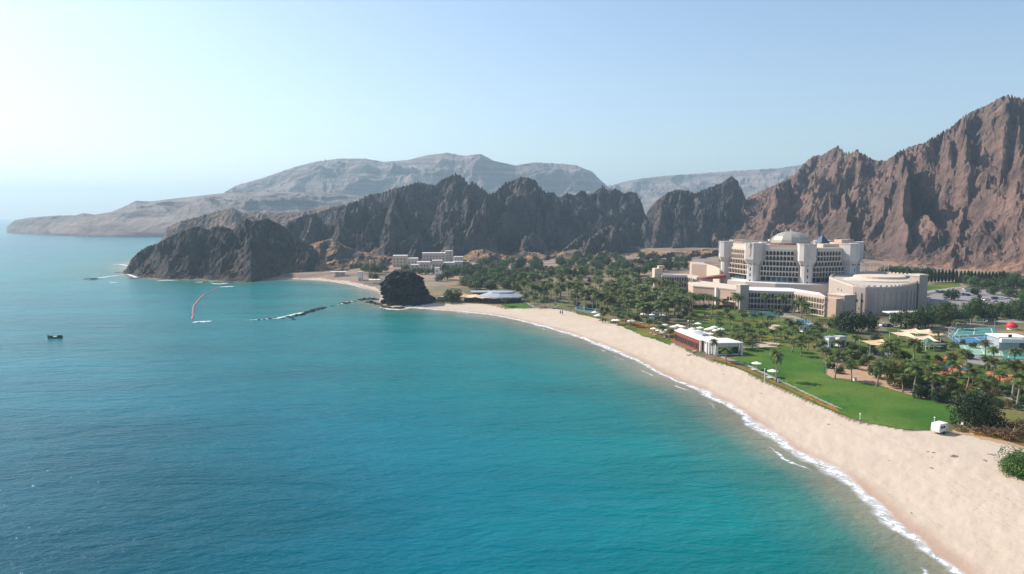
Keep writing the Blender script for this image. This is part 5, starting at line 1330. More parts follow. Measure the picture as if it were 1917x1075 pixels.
# loose foam round rocks and headland
m_foam2, nt, b = new_mat('loose_foam')
p = pos(nt); ac = nd(nt, 'ShaderNodeAttribute', attribute_name='edge').outputs['Fac']
al = ramp(nt, mth(nt, 'MULTIPLY', ac, ramp(nt, noise_n(nt, mapping(nt, p, scale=(0.5, 0.25, 1)), 1.0, 6, 0.7, 0.8), [(0.34, 0.1), (0.6, 1.5)]).outputs[0]), [(0.25, 0.0), (0.7, 0.75)]).outputs[0]
tr = nt.nodes.new('ShaderNodeBsdfTransparent'); mx = nt.nodes.new('ShaderNodeMixShader')
b.inputs['Base Color'].default_value = (0.80, 0.83, 0.85, 1); b.inputs['Roughness'].default_value = 0.8
nt.links.new(al, mx.inputs[0]); nt.links.new(tr.outputs[0], mx.inputs[1]); nt.links.new(b.outputs[0], mx.inputs[2])
nt.links.new(mx.outputs[0], nt.nodes['Material Output'].inputs['Surface'])
def foam_line(px_pts, wd):
    pts_ = [P(x, y, 0).to_2d() for x, y in px_pts]; q_ = [pts_[0]]
    for a, b_ in zip(pts_[:-1], pts_[1:]):
        n = max(2, int((b_ - a).length / 1.0)); q_ += [a.lerp(b_, (k + 1) / n) for k in range(n)]
    A = np.array([(v.x, v.y) for v in q_]); T = np.gradient(A, axis=0); T /= np.linalg.norm(T, axis=1, keepdims=True) + 1e-9
    N = np.stack([-T[:, 1], T[:, 0]], 1); a = np.linspace(-1, 1, 9)
    taper = np.sin(np.linspace(0.12, math.pi - 0.12, len(A)))[:, None] ** 0.5
    X_ = A[:, 0:1] + N[:, 0:1] * a[None] * wd * taper; Y_ = A[:, 1:2] + N[:, 1:2] * a[None] * wd * taper
    e = (1 - a[None] ** 2) * taper
    o = grid_object('surf_foam', X_, Y_, np.full(X_.shape, 0.07), m_foam2, attrs={'edge': np.broadcast_to(e, X_.shape).copy()}); return tag(o, kind='stuff')
foam_line([(458, 600), (490, 598), (520, 596), (545, 590), (575, 584), (610, 576)], 2.2)
foam_line([(628, 572), (650, 566), (676, 561), (700, 556)], 1.8)
foam_line([(354, 604), (372, 603), (386, 602), (398, 601)], 3.2)
foam_line([(408, 538), (424, 537), (440, 536)], 3.2)
foam_line([(364, 529), (384, 528), (402, 528)], 2.6); foam_line([(392, 531), (412, 532), (430, 530)], 3.0)
foam_line([(288, 527), (310, 525), (335, 525)], 2.6); foam_line([(146, 525), (165, 524), (190, 520), (225, 515)], 2.4); foam_line([(204, 529), (212, 529), (220, 529)], 3); foam_line([(216, 513), (240, 514), (262, 522)], 2.2); foam_line([(208, 496), (225, 495), (240, 498)], 3)
foam_line([(506, 523), (540, 522), (580, 524), (620, 527), (660, 534), (700, 545)], 1.5)
foam_line([(708, 574), (730, 579), (750, 580), (768, 577)], 2.2)

# ------------------------------------------------------------------ things on the water
m_float = plain('faded_red_float', (0.62, 0.22, 0.20), 0.6, 0.15, 1.0)
fb = empty('floating_barrier', (0, 0, 0), 0, 'faded red line of floats bending across the cove mouth', 'float line')
line = [P(x, y, 0).to_2d() for x, y in ((361, 598), (362, 575), (367, 567), (381, 553), (395, 546), (408, 540))]
seg = []
for a, b_ in zip(line[:-1], line[1:]):
    n = max(1, int((b_ - a).length / 2.6)); seg += [(a.lerp(b_, (k + 0.5) / n), b_ - a) for k in range(n)]
fm = MB().tube([(-1.15, 0, 0.1), (-0.9, 0, 0.12), (0.9, 0, 0.12), (1.15, 0, 0.1)], [0.15, 0.34, 0.34, 0.15], 8).mesh('float', m_float, True)
step = max(1, math.ceil(len(seg) / 95))
for q_, d in seg[::step][:98]: link('float', fm, fb, (q_.x + rnd.uniform(-0.5, 0.5), q_.y, 0), math.atan2(d.y, d.x) + rnd.uniform(-0.2, 0.2), (step * 1.0, 1, 1))
MB().tube([(q_.x, q_.y, 0.05) for q_, d in seg], 0.12, 5).build('rope', m_float, fb)
m_hull = plain('dark_hull', (0.03, 0.035, 0.05), 0.5, 0.1)
q_ = P(104, 633, 0); bt = empty('motorboat', (q_.x, q_.y, 0), R(6), 'small dark open boat with a white deck, alone on the open water', 'boat')
hull = MB(); sec = [(-3.0, 0.85, 0.75), (-1.5, 1.0, 0.72), (0.5, 1.0, 0.75), (2.0, 0.75, 0.9), (3.1, 0.05, 1.15)]
vs = []; fs = []
for x, w_, h_ in sec: vs += [(x, -w_, h_), (x, -w_ * 0.7, -0.3), (x, w_ * 0.7, -0.3), (x, w_, h_)]
for i in range(4):
    for k in range(3): fs.append((i * 4 + k, i * 4 + k + 1, i * 4 + k + 5, i * 4 + k + 4))
fs += [(0, 3, 2, 1), (16, 17, 18, 19)]
hull.add(vs, fs).build('hull', m_hull, bt)
MB().prism([(-2.9, -0.75), (-1.5, -0.9), (0.5, -0.9), (2.0, -0.65), (2.8, 0), (2.0, 0.65), (0.5, 0.9), (-1.5, 0.9), (-2.9, 0.75)], 0.35, 0.62).build('deck', m_white, bt)
MB().box((1.7, 0, 0.6), (1.3, 1.0, 0.75), 0, 0, 0.98).build('bow_locker', m_hull, bt); MB().box((-1.9, 0, 0.6), (1.0, 1.3, 0.55)).build('seat', m_hull, bt)
MB().box((-3.15, 0, 0.2), (0.35, 0.4, 1.2)).build('outboard_motor', m_hull, bt); MB().tube([(-2.0, 0.2, 1.1), (-2.0, 0.2, 2.1)], 0.06, 6).build('pole', m_steel, bt)

# ------------------------------------------------------------------ palms
# those that stand apart
for px, py, top, lab in (
    (1453, 716, 664, 'tall lone palm on the big lawn between the two parasol pairs and the path'), (1338, 676, 640, 'slender palm at the near left corner of the white beach restaurant'), (1359, 681, 655, 'short bushy palm in front of the right end of the white beach restaurant'),
    (1563, 710, 664, 'leftmost tall palm at the gravel bed, in front of the white kiosks'), (1594, 716, 684, 'palm in the middle of the gravel bed'), (1642, 724, 684, 'palm at the lawn edge just left of the round bright green tree'), (1710, 741, 688, 'white-trunked palm right of the round bright green tree, at the lawn edge'),
    (1745, 750, 704, 'palm at the lawn edge left of the big dark spreading tree'), (1770, 736, 708, 'palm behind the lawn edge, just behind the big dark spreading tree'), (1838, 748, 714, 'palm just right of the top of the big dark spreading tree'), (1895, 745, 684, 'tall dark palm at the right edge, left of the palm nearest the path'), (1904, 762, 706, 'slender palm at the right edge beside the pale path'),
    (1885, 716, 682, 'palm on the terracotta paving at the right edge'), (1703, 660, 641, 'palm in front of the peach shade sails, on yellow grass'), (1670, 670, 650, 'leaning palm right of the orange-tan shade sail'), (1727, 684, 668, 'palm at the left end of the terracotta paving'), (1795, 712, 690, 'palm in front of the small bright blue pool'), (1782, 669, 644, 'dark palm left of the pale green court'),
    (1759, 643, 622, 'palm standing before the blue court\'s left end'), (1711, 634, 622, 'palm rising through the peach shade sails'), (1848, 694, 672, 'palm right of the small bright blue pool'), (1856, 706, 690, 'low palm on the terracotta paving right of the pool'), (1583, 672, 655, 'palm just in front of the right white kiosk'), (1655, 700, 676, 'palm left behind the round bright green tree'),
    (1523, 664, 650, 'short palm at the back right corner of the big lawn'), (1626, 690, 668, 'palm behind the gravel bed, left of the white benches'), (1740, 700, 682, 'palm in front of the play frame on orange paving'), (1820, 725, 703, 'palm behind the big dark spreading tree, near the path bend'), (1870, 730, 700, 'palm beside the bend of the pale path'), (1690, 735, 706, 'palm partly hidden behind the white-trunked palm')):
    e = palm_px(px, py, top, lab, None)
    if px in (1453, 1338): e.scale.x *= 0.62; e.scale.y *= 0.62
# along the wings of the hotel and over the garden lawn
for px, py, top in ((1433, 582, 553), (1465, 584, 556), (1485, 590, 566), (1376, 582, 553), (1382, 586, 556), (1500, 596, 562), (1508, 600, 572), (1520, 604, 582), (1495, 586, 570)):
    palm_px(px, py, top, 'tall palm close against the arcaded wing front', 'palms against the arcaded wing')
for px, py, top in ((1295, 604, 588), (1332, 594, 575), (1349, 606, 586), (1349, 628, 604), (1366, 616, 592), (1378, 636, 611), (1372, 640, 618), (1384, 644, 624), (1395, 612, 589), (1399, 630, 607), (1406, 636, 618), (1421, 634, 608), (1441, 612, 593), (1458, 604, 584), (1476, 622, 600), (1350, 640, 622), (1330, 610, 596),
                    (1428, 604, 588), (1410, 606, 590), (1390, 600, 582), (1475, 640, 622), (1470, 648, 632), (1490, 634, 616), (1515, 640, 622), (1520, 632, 612), (1318, 602, 588), (1360, 600, 580)):
    palm_px(px, py, top, 'palm on the garden lawn behind the white beach restaurant', 'palms on the garden lawn')
for px, py, top in ((1450, 640, 620), (1462, 634, 614), (1483, 660, 640), (1500, 668, 646), (1512, 656, 634), (1528, 648, 628), (1540, 662, 640), (1548, 676, 654), (1535, 634, 616), (1550, 625, 606), (1495, 622, 604), (1436, 628, 606), (1424, 644, 622), (1408, 652, 628), (1392, 640, 616), (1570, 664, 640), (1600, 650, 630), (1386, 656, 630), (1376, 652, 628), (1344, 618, 598)):
    palm_px(px, py, top, 'tall thin palm on the green lawns below the arcaded wing', 'palms below the arcaded wing')
for px, py, top in ((1300, 574, 556), (1310, 576, 558), (1318, 575, 553), (1327, 576, 556), (1335, 577, 558), (1345, 578, 561), (1292, 572, 553), (1283, 572, 550), (1357, 577, 562), (1276, 566, 550)):
    palm_px(px, py, top, 'palm in the row before the arched windows of the pinkish hall', 'palms before the pinkish hall')
for px, py, top in ((1236, 550, 527), (1244, 552, 528), (1250, 551, 529), (1262, 553, 530), (1275, 552, 530), (1294, 557, 531), (1300, 558, 534), (1302, 556, 528)):
    palm_px(px, py, top, 'palm in front of the small arcaded wing', 'palms before the small wing')
# the grove behind the beach
GROVE = [(962, 560), (966, 540), (1000, 528), (1050, 522), (1110, 520), (1170, 525), (1215, 540), (1240, 556), (1268, 566), (1290, 578), (1300, 592), (1270, 600), (1225, 607), (1185, 603), (1140, 592), (1095, 582), (1040, 574), (1005, 568)]
gr_ = random.Random(11); spots = []
tries = 0
while len(spots) < 150 and tries < 9000:
    tries += 1
    x, y = gr_.uniform(955, 1305), gr_.uniform(518, 608)
    if not in_poly(np.array([x]), np.array([y]), GROVE)[0]: continue
    if any(abs(x - a) / 6.0 + abs(y - b_) / 2.4 < 1.0 for a, b_ in spots): continue
    spots.append((x, y))
for x, y in spots:
    q_ = G(x, y); palm(q_, gr_.uniform(7.0, 10.5), 'palm in the dense grove between the beach and the small arcaded wing', 'palms of the grove')
for px, py, top in ((1128, 604, 585), (1158, 606, 586), (1180, 612, 590), (1170, 608, 588), (1151, 600, 580), (1000, 574, 556), (1020, 577, 558), (985, 570, 552), (993, 566, 548), (946, 574, 560), (1215, 616, 600), (1240, 630, 612), (1252, 636, 618), (1232, 622, 604), (1205, 612, 594), (1290, 612, 596)):
    palm_px(px, py, top, 'palm at the sand edge in front of the dense grove', 'palms along the sand edge')
for px, py, top in ((928, 526, 512), (936, 528, 514), (920, 530, 517), (905, 533, 520), (880, 540, 526), (890, 546, 530), (960, 520, 506), (975, 518, 504), (1060, 512, 497), (1078, 514, 499), (1140, 512, 498), (1155, 516, 501), (1100, 510, 496)):
    palm_px(px, py, top, 'small far palm in the wooded strip below the jagged ridge', 'far palms below the ridge')
for px, py, top in ((1738, 612, 596), (1700, 618, 600), (1750, 616, 600), (1830, 612, 597), (1845, 606, 592), (1802, 618, 602)):
    palm_px(px, py, top, 'palm among the dark trees beside the courts', 'palms beside the courts')

# ------------------------------------------------------------------ broadleaf trees
# singular ones
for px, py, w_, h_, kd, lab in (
    (1822, 799, 108, 70, 'big', 'big dark spreading tree at the near right corner of the lawn'), (1690, 724, 82, 58, 'bigvivid', 'round bright green tree between the palms at the lawn edge'),
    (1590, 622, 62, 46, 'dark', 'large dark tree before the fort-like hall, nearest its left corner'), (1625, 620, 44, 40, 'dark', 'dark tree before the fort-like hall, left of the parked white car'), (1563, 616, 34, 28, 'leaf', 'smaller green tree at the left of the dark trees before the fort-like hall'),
    (1781, 562, 32, 24, 'dark', 'dark round tree standing alone in the car park'), (847, 566, 46, 26, 'leaf', 'dense green tree between the dark rock and the beach bar'), (1672, 648, 26, 18, 'vivid', 'yellow-green bush between the orange-tan sail and the peach sails')):
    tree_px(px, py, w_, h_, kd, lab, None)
tree_px(1925, 893, 128, 62, 'bush', 'big green beach bush at the right edge, on the sand', None, 'bush', 'bush')
for px, py, w_, h_, lab in ((1850, 812, 70, 22, 'dry brown shrub under the right side of the big dark tree'), (1895, 822, 60, 30, 'dry brown shrub at the right edge above the beach bush'), (1800, 806, 40, 12, 'low dry brown shrub behind the white caravan'), (1880, 800, 50, 24, 'dry brown shrub behind the other dry shrubs, near the right edge'), (1916, 806, 50, 30, 'dark dry shrub touching the right edge')):
    tree_px(px, py, w_, h_, 'dry', lab, None, 'dry_shrub', 'shrub')
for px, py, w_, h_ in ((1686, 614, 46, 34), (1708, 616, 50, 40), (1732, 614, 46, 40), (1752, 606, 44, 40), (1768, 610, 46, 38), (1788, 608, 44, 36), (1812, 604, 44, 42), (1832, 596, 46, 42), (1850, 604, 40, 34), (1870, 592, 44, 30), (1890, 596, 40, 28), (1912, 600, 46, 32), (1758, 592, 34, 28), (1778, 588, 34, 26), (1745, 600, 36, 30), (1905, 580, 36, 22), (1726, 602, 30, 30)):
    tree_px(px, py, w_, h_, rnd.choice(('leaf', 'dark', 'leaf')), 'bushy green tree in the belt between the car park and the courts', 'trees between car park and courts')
for px, py, w_, h_ in ((1655, 520, 30, 22), (1672, 518, 30, 24), (1690, 520, 32, 26), (1708, 522, 32, 26), (1724, 524, 30, 26), (1740, 520, 26, 24), (1680, 528, 26, 16), (1648, 526, 22, 16)):
    tree_px(px, py, w_, h_, 'dark', 'dark tree in the row behind the flagpoles', 'trees behind the flagpoles')
for px, py, w_, h_ in ((1812, 536, 34, 22), (1830, 540, 36, 24), (1848, 544, 36, 22), (1868, 540, 40, 26), (1886, 546, 36, 24), (1904, 540, 40, 28), (1925, 546, 44, 30), (1815, 528, 28, 18), (1842, 530, 30, 20), (1870, 530, 34, 24), (1895, 530, 34, 24), (1858, 552, 30, 18), (1890, 556, 34, 18), (1825, 552, 26, 16), (1912, 562, 34, 22), (1800, 530, 24, 16)):
    tree_px(px, py, w_, h_, rnd.choice(('leaf', 'dark')), 'dense tree behind the car park below the brown mountain', 'trees behind the car park')
WOOD = [(830, 502), (880, 496), (960, 494), (1040, 496), (1110, 486), (1200, 484), (1290, 492), (1290, 502), (1225, 512), (1190, 528), (1120, 520), (1050, 522), (1000, 528), (965, 545), (900, 548), (860, 530), (835, 520)]
spots = []; tries = 0
while len(spots) < 125 and tries < 8000:
    tries += 1
    x, y = gr_.uniform(828, 1292), gr_.uniform(484, 548)
    if not in_poly(np.array([x]), np.array([y]), WOOD)[0]: continue
    if any(abs(x - a) / 12 + abs(y - b_) / 5 < 1.0 for a, b_ in spots): continue
    spots.append((x, y))
for x, y in spots:
    f = 0.62 + (y - 484) / 150
    tree_px(x, y, gr_.uniform(24, 42) * f, gr_.uniform(15, 26) * f, gr_.choice(('leaf', 'leaf', 'dark')), 'bushy tree in the wooded valley strip below the jagged ridge', 'trees of the valley strip')
for px, py, w_, h_ in ((690, 508, 30, 16), (702, 514, 34, 20), (678, 506, 24, 14), (715, 510, 30, 18), (700, 524, 26, 14), (838, 524, 30, 20), (822, 527, 22, 14), (852, 514, 26, 18), (870, 518, 28, 18), (888, 514, 26, 18), (800, 514, 16, 12), (786, 514, 20, 13), (812, 513, 18, 12), (846, 511, 22, 14), (760, 507, 22, 12), (776, 510, 16, 10), (865, 510, 20, 13)):
    tree_px(px, py, w_, h_, 'leaf', 'green tree beside the cream villas and the dark rock', 'trees beside the villas')
for px, py, w_, h_, kd in ((1545, 640, 20, 14, 'leaf'), (1535, 652, 18, 12, 'leaf'), (1600, 660, 30, 20, 'leaf'), (1612, 672, 34, 22, 'dark'), (1592, 690, 26, 16, 'dark'), (1640, 640, 26, 14, 'leaf'), (1655, 655, 20, 14, 'vivid'), (1660, 690, 30, 24, 'leaf'), (1640, 708, 36, 30, 'leaf'), (1725, 745, 50, 30, 'dark'), (1755, 752, 40, 28, 'dark'), (1772, 754, 30, 22, 'dark'), (1555, 690, 22, 14, 'dark'), (1572, 700, 24, 12, 'dark'),
                        (1802, 645, 16, 10, 'leaf'), (1822, 652, 18, 12, 'leaf'), (1780, 680, 24, 16, 'leaf'), (1815, 672, 20, 12, 'leaf'), (1765, 655, 22, 14, 'leaf'), (1850, 720, 34, 20, 'leaf'), (1885, 736, 30, 18, 'leaf'), (1770, 720, 34, 22, 'vivid'), (1725, 715, 30, 18, 'leaf'), (1500, 640, 20, 14, 'leaf'), (1480, 612, 18, 14, 'leaf'), (1530, 616, 22, 14, 'leaf'), (1445, 585, 16, 10, 'leaf'), (1470, 585, 16, 12, 'dark'), (1695, 672, 24, 14, 'vivid'), (1720, 660, 20, 12, 'vivid')):
    tree_px(px, py, w_, h_, kd, 'low garden bush among palms and lawns', 'garden bushes', 'bush', 'bush')
spots = []; tries = 0
while len(spots) < 24 and tries < 6000:
    tries += 1
    x, y = gr_.uniform(1590, 1915), gr_.uniform(630, 728)
    if not in_poly(np.array([x]), np.array([y]), [(1590, 660), (1610, 640), (1665, 668), (1740, 668), (1800, 672), (1915, 684), (1915, 728), (1800, 722), (1740, 716), (1700, 700), (1640, 696)])[0]: continue
    if any(abs(x - a) / 17 + abs(y - b_) / 7 < 1.0 for a, b_ in spots): continue
    spots.append((x, y)); f = 0.6 + (y - 600) / 260
    tree_px(x, y, gr_.uniform(16, 30) * f, gr_.uniform(9, 17) * f, gr_.choice(('leaf', 'dark', 'leaf', 'vivid')), 'small leafy tree in the planted belt between the shade sails and the lawn edge', 'small trees between sails and lawn')
spots = []; tries = 0
while len(spots) < 15 and tries < 6000:
    tries += 1
    x, y = gr_.uniform(1590, 1915), gr_.uniform(640, 742)
    if not in_poly(np.array([x]), np.array([y]), [(1590, 690), (1610, 670), (1700, 676), (1800, 668), (1915, 680), (1915, 742), (1860, 735), (1740, 728), (1660, 712)])[0]: continue
    if any(abs(x - a) / 20 + abs(y - b_) / 8 < 1.0 for a, b_ in spots): continue
    spots.append((x, y)); palm(G(x, y), gr_.uniform(4.6, 7.0), 'palm in the planted belt between the terracotta paving and the lawn edge', 'palms of the planted belt')
spots = []; tries = 0
while len(spots) < 60 and tries < 6000:
    tries += 1
    x, y = gr_.uniform(1545, 1915), gr_.uniform(625, 775)
    if not in_poly(np.array([x]), np.array([y]), [(1545, 665), (1600, 625), (1660, 660), (1700, 668), (1730, 672), (1700, 690), (1790, 712), (1915, 722), (1915, 775), (1850, 760), (1760, 738), (1640, 700), (1560, 690)])[0]: continue
    if any(abs(x - a) / 14 + abs(y - b_) / 7 < 1.0 for a, b_ in spots): continue
    spots.append((x, y)); f = 0.5 + (y - 560) / 220
    tree_px(x, y, gr_.uniform(12, 26) * f, gr_.uniform(7, 15) * f, gr_.choice(('leaf', 'dark', 'leaf', 'vivid', 'dry')), 'low garden bush among palms and lawns', 'garden bushes', 'bush', 'bush')
spots = []; tries = 0
while len(spots) < 70 and tries < 6000:
    tries += 1
    x, y = gr_.uniform(960, 1300), gr_.uniform(522, 600)
    if not in_poly(np.array([x]), np.array([y]), GROVE)[0]: continue
    if any(abs(x - a) / 12 + abs(y - b_) / 5 < 1.0 for a, b_ in spots): continue
    spots.append((x, y)); f = 0.6 + (y - 520) / 160
    tree_px(x, y, gr_.uniform(14, 26) * f, gr_.uniform(6, 11) * f, gr_.choice(('leaf', 'dark', 'dark')), 'low bush under the palms of the dense grove', 'undergrowth of the grove', 'bush', 'bush')
# hedge-like dark line under the pergola
for x in range(1292, 1396, 9):
    tree_px(x, 577 + (x - 1292) * 0.02, 14, 8, 'dark', 'dark clipped shrub in the row at the foot of the pinkish hall', 'shrubs before the pinkish hall', 'bush', 'bush')

# columnar cypresses
def cypress_mesh(seed):
    r = random.Random(seed); mb = MB()
    for k in range(900):
        z = r.random() ** 0.9; rad = 0.13 * math.sin(math.pi * min(1, z * 0.86 + 0.14)) ** 0.6 * (0.7 + 0.4 * r.random()); a = r.uniform(0, 6.28)
        p_ = Vector((math.cos(a) * rad, math.sin(a) * rad, 0.06 + z * 0.94)); s_ = 0.028 * r.uniform(0.6, 1.3); u = Vector((-math.sin(a), math.cos(a), r.uniform(-0.6, 0.6))); w_ = Vector((math.cos(a) * 0.4, math.sin(a) * 0.4, 1))
        mb.add([p_ - u * s_, p_ + w_ * s_ * 1.3, p_ + u * s_, p_ - w_ * s_ * 1.3], [(0, 1, 2, 3)])
    return mb.mesh('crown', m_leaf_dark)
CYP = [cypress_mesh(i) for i in range(3)]
cyt = MB().tube([(0, 0, -0.02), (0, 0, 0.3)], [0.02, 0.016], 6).mesh('trunk', m_bark)
for i in range(22):
    px = 1737 + i * 6.6 + (i > 8) * 2; py = 529 - (0.15 * i if i < 8 else -0.2 * (i - 8)); h_ = 23 + rnd.uniform(-2, 2)
    q_ = G(px, py); h_ = h_ * mpp(q_.y)
    e = empty('cypress_tree', (q_.x, q_.y, q_.z), rnd.uniform(0, 6), 'dark columnar cypress in the row at the foot of the brown mountain', 'cypress', 'row of cypresses', (h_ * 0.95, h_ * 0.95, h_))
    link('trunk', cyt, e); link('crown', CYP[i % 3], e)

# ------------------------------------------------------------------ flagpoles, lamps
fp = None
for i, (px, top, py) in enumerate(((1609.5, 492, 524), (1612, 492, 525), (1614, 494, 524), (1617, 495, 525), (1628, 494, 522), (1635, 495, 524), (1641, 496, 525), (1648, 496, 524), (1655, 496, 523), (1662, 495, 522))):
    q_ = G(px, py); h_ = zat(px, top, q_.y) - q_.z
    lab = 'white flagpole in the tight bunch at the left of the flag circle' if i < 4 else 'white flagpole in the open right arc of the flag circle'
    e = empty('flagpole', (q_.x, q_.y, q_.z), 0, lab, 'flagpole', 'bunched flagpoles' if i < 4 else 'flagpoles of the right arc')
    MB().tube([(0, 0, 0), (0, 0, h_)], [0.17, 0.10], 6).build('pole', m_steel, e); MB().box((0, 0, -0.2), (0.9, 0.9, 0.6)).build('base', m_path, e)
q_ = G(1636, 527); cp_ = MB().lathe((q_.x, q_.y, q_.z - 0.3), [(14, 0), (14, 1.0), (13.4, 1.0), (13.4, 0.7)], 28, sy=0.7).build('flag_circle_kerb', m_path); tag(cp_, 'low round pale wall under the flagpoles', 'kerb')
lp = None
for px, py, top, lab in ((1610, 787, 777, 'short white post at the lawn edge, left of the caravan'), (1749, 797, 783, 'thin post just left of the white caravan'), (1431, 716, 692, 'thin dark lamp post on the path left of the lone palm')):
    q_ = G(px, py); h_ = max(1.6, zat(px, top, q_.y) - q_.z); e = empty('lamp_post', (q_.x, q_.y, q_.z), 0, lab, 'post')
    MB().tube([(0, 0, -0.1), (0, 0, h_)], 0.11, 6).build('pole', m_steel, e); MB().lathe((0, 0, h_), [(0.2, 0), (0.2, 0.25), (0.05, 0.35)], 8).build('lamp_head', m_canvas, e)
for px, py, lab in ((1600, 714, 'small white utility box at the lawn edge by the gravel bed'), (1803, 797, 'small white utility box on bare dirt under the big dark tree'), (1457, 716, 'tiny white marker box at the foot of the lone palm')):
    q_ = G(px, py); e = empty('utility_box', (q_.x, q_.y, q_.z), 0.3, lab, 'utility box')
    MB().box((0, 0, 0), (0.9, 0.7, 1.1)).build('cabinet', m_white, e); MB().box((0, 0, 1.1), (1.0, 0.8, 0.08)).build('lid', m_grey, e)

# ------------------------------------------------------------------ caravan
q_ = G(1763, 813); cv = empty('caravan', (q_.x, q_.y + 1.0, q_.z), R(28), 'small white caravan parked at the end of the lawn by the sand', 'caravan')
vs = []; prof = [(-1.75, 0.55), (-1.85, 1.2), (-1.7, 2.35), (-1.5, 2.6), (1.5, 2.6), (1.75, 2.3), (1.85, 1.2), (1.7, 0.5)]
n = len(prof); mb = MB().add([(x, -1.05, z) for x, z in prof] + [(x, 1.05, z) for x, z in prof], [(i, (i + 1) % n, n + (i + 1) % n, n + i) for i in range(n)] + [tuple(range(n - 1, -1, -1)), tuple(range(n, 2 * n))][::1])
mb.build('body', m_white, cv)
for x in (-0.9, 0.1): MB().box((x, -1.06, 1.45), (0.75, 0.1, 0.6)).build('window', m_glass, cv)
MB().box((1.25, -1.06, 0.6), (0.6, 0.08, 1.75)).build('door', m_pale, cv); MB().box((1.80, 0, 1.5), (0.12, 1.3, 0.6)).build('window', m_glass, cv)
m_tyre = plain('tyre', (0.03, 0.03, 0.03), 0.9)
for y in (-1.0, 1.0):
    wl_ = MB().tube([(0, -0.1, 0), (0, 0.1, 0)], 0.36, 14).mesh('wheel', m_tyre); link('wheel', wl_, cv, (0.1, y, 0.34))
MB().box((2.3, 0, 0.42), (1.1, 0.12, 0.12)).build('tow_bar', m_steel, cv); MB().box((2.7, 0, 0.0), (0.1, 0.1, 0.45)).build('jockey_leg', m_steel, cv)

# ------------------------------------------------------------------ cars
def car_parts():
    prof = [(-2.1, 0.35), (-2.15, 0.75), (-2.0, 0.92), (-1.2, 1.0), (1.0, 0.95), (1.95, 0.82), (2.15, 0.6), (2.1, 0.35)]
    n = len(prof); body = MB().add([(x, -0.86, z) for x, z in prof] + [(x, 0.86, z) for x, z in prof], [(i, (i + 1) % n, n + (i + 1) % n, n + i) for i in range(n)] + [tuple(range(n - 1, -1, -1)), tuple(range(n, 2 * n))])
    g = [(-1.75, 0.97), (-1.25, 1.45), (0.25, 1.47), (1.05, 0.95)]; w0, w1 = 0.82, 0.66
    cab = MB().add([(g[0][0], -w0, g[0][1]), (g[1][0], -w1, g[1][1]), (g[2][0], -w1, g[2][1]), (g[3][0], -w0, g[3][1]), (g[0][0], w0, g[0][1]), (g[1][0], w1, g[1][1]), (g[2][0], w1, g[2][1]), (g[3][0], w0, g[3][1])], [(0, 3, 2, 1), (4, 5, 6, 7), (0, 1, 5, 4), (2, 3, 7, 6)])
    roof = MB().box((-0.5, 0, 1.445), (1.5, 1.32, 0.06))
    wh = MB()
    return body, cab, roof
m_carw = plain('white_car_paint', (0.80, 0.80, 0.80), 0.3, 0.03, spec=0.6); m_card = plain('dark_car_paint', (0.025, 0.03, 0.05), 0.3, 0.05, spec=0.6); m_cars = plain('silver_car_paint', (0.45, 0.46, 0.48), 0.3, 0.05, metal=0.3, spec=0.6); m_carr = plain('red_car_paint', (0.42, 0.04, 0.035), 0.3, 0.05, spec=0.6)
CAR = {}
wheel = MB().tube([(0, -0.1, 0), (0, 0.1, 0)], 0.33, 12).mesh('wheel', m_tyre)
for nm, m in (('white', m_carw), ('dark', m_card), ('silver', m_cars), ('red', m_carr)):
    b1_, c1__, r1__ = car_parts(); CAR[nm] = (b1_.mesh('body', m), c1__.mesh('windows', m_glass), r1__.mesh('roof', m))
def car(px, py, colr, ang, label=None):
    q_ = G(px, py)
    e = empty('parked_car', (q_.x, q_.y, q_.z + 0.05), R(ang), label or f'{colr} car standing in the car park right of the fort-like hall', 'car', f'{colr} cars in the car park')
    bd, cb_, rf_ = CAR[colr]; link('body', bd, e); link('windows', cb_, e); link('roof', rf_, e)
    for x in (-1.3, 1.3):
        for y in (-0.8, 0.8): link('wheel', wheel, e, (x, y, 0.33))
for px, py, col_, ang in ((1776, 545, 'white', 20), (1783, 544, 'white', 20), (1790, 546, 'white', 20), (1779, 549, 'silver', 20), (1759, 549, 'dark', 15), (1765, 548, 'dark', 15), (1754, 547, 'silver', 15), (1796, 553, 'white', 75), (1801, 553, 'dark', 75), (1806, 553, 'silver', 75), (1811, 554, 'dark', 75), (1817, 554, 'white', 75), (1824, 552, 'white', 40), (1808, 543, 'white', 10), (1811, 546, 'silver', 10),
                          (1859, 560, 'dark', 70), (1864, 560, 'dark', 70), (1871, 560, 'white', 70), (1876, 560, 'white', 70), (1881, 559, 'white', 70), (1886, 559, 'silver', 70), (1842, 562, 'white', 10), (1847, 563, 'white', 10), (1862, 565, 'silver', 30), (1878, 571, 'white', 25), (1884, 571, 'white', 25), (1795, 585, 'white', 40), (1803, 590, 'silver', 60), (1806, 594, 'white', 60), (1904, 554, 'white', 20), (1910, 556, 'white', 20), (1916, 557, 'white', 20), (1900, 557, 'red', 20), (1822, 561, 'silver', 30), (1833, 557, 'dark', 75)):
    car(px, py, col_, ang)
car(1655, 611, 'white', 15, 'white car parked below the canopy of the fort-like hall'); car(1664, 612, 'dark', 15, 'dark car parked below the canopy of the fort-like hall')
for px, py in ((1731, 562), (1735, 564), (1738, 561)): car(px, py, 'white', 80, 'white car close beside the right tower of the fort-like hall')

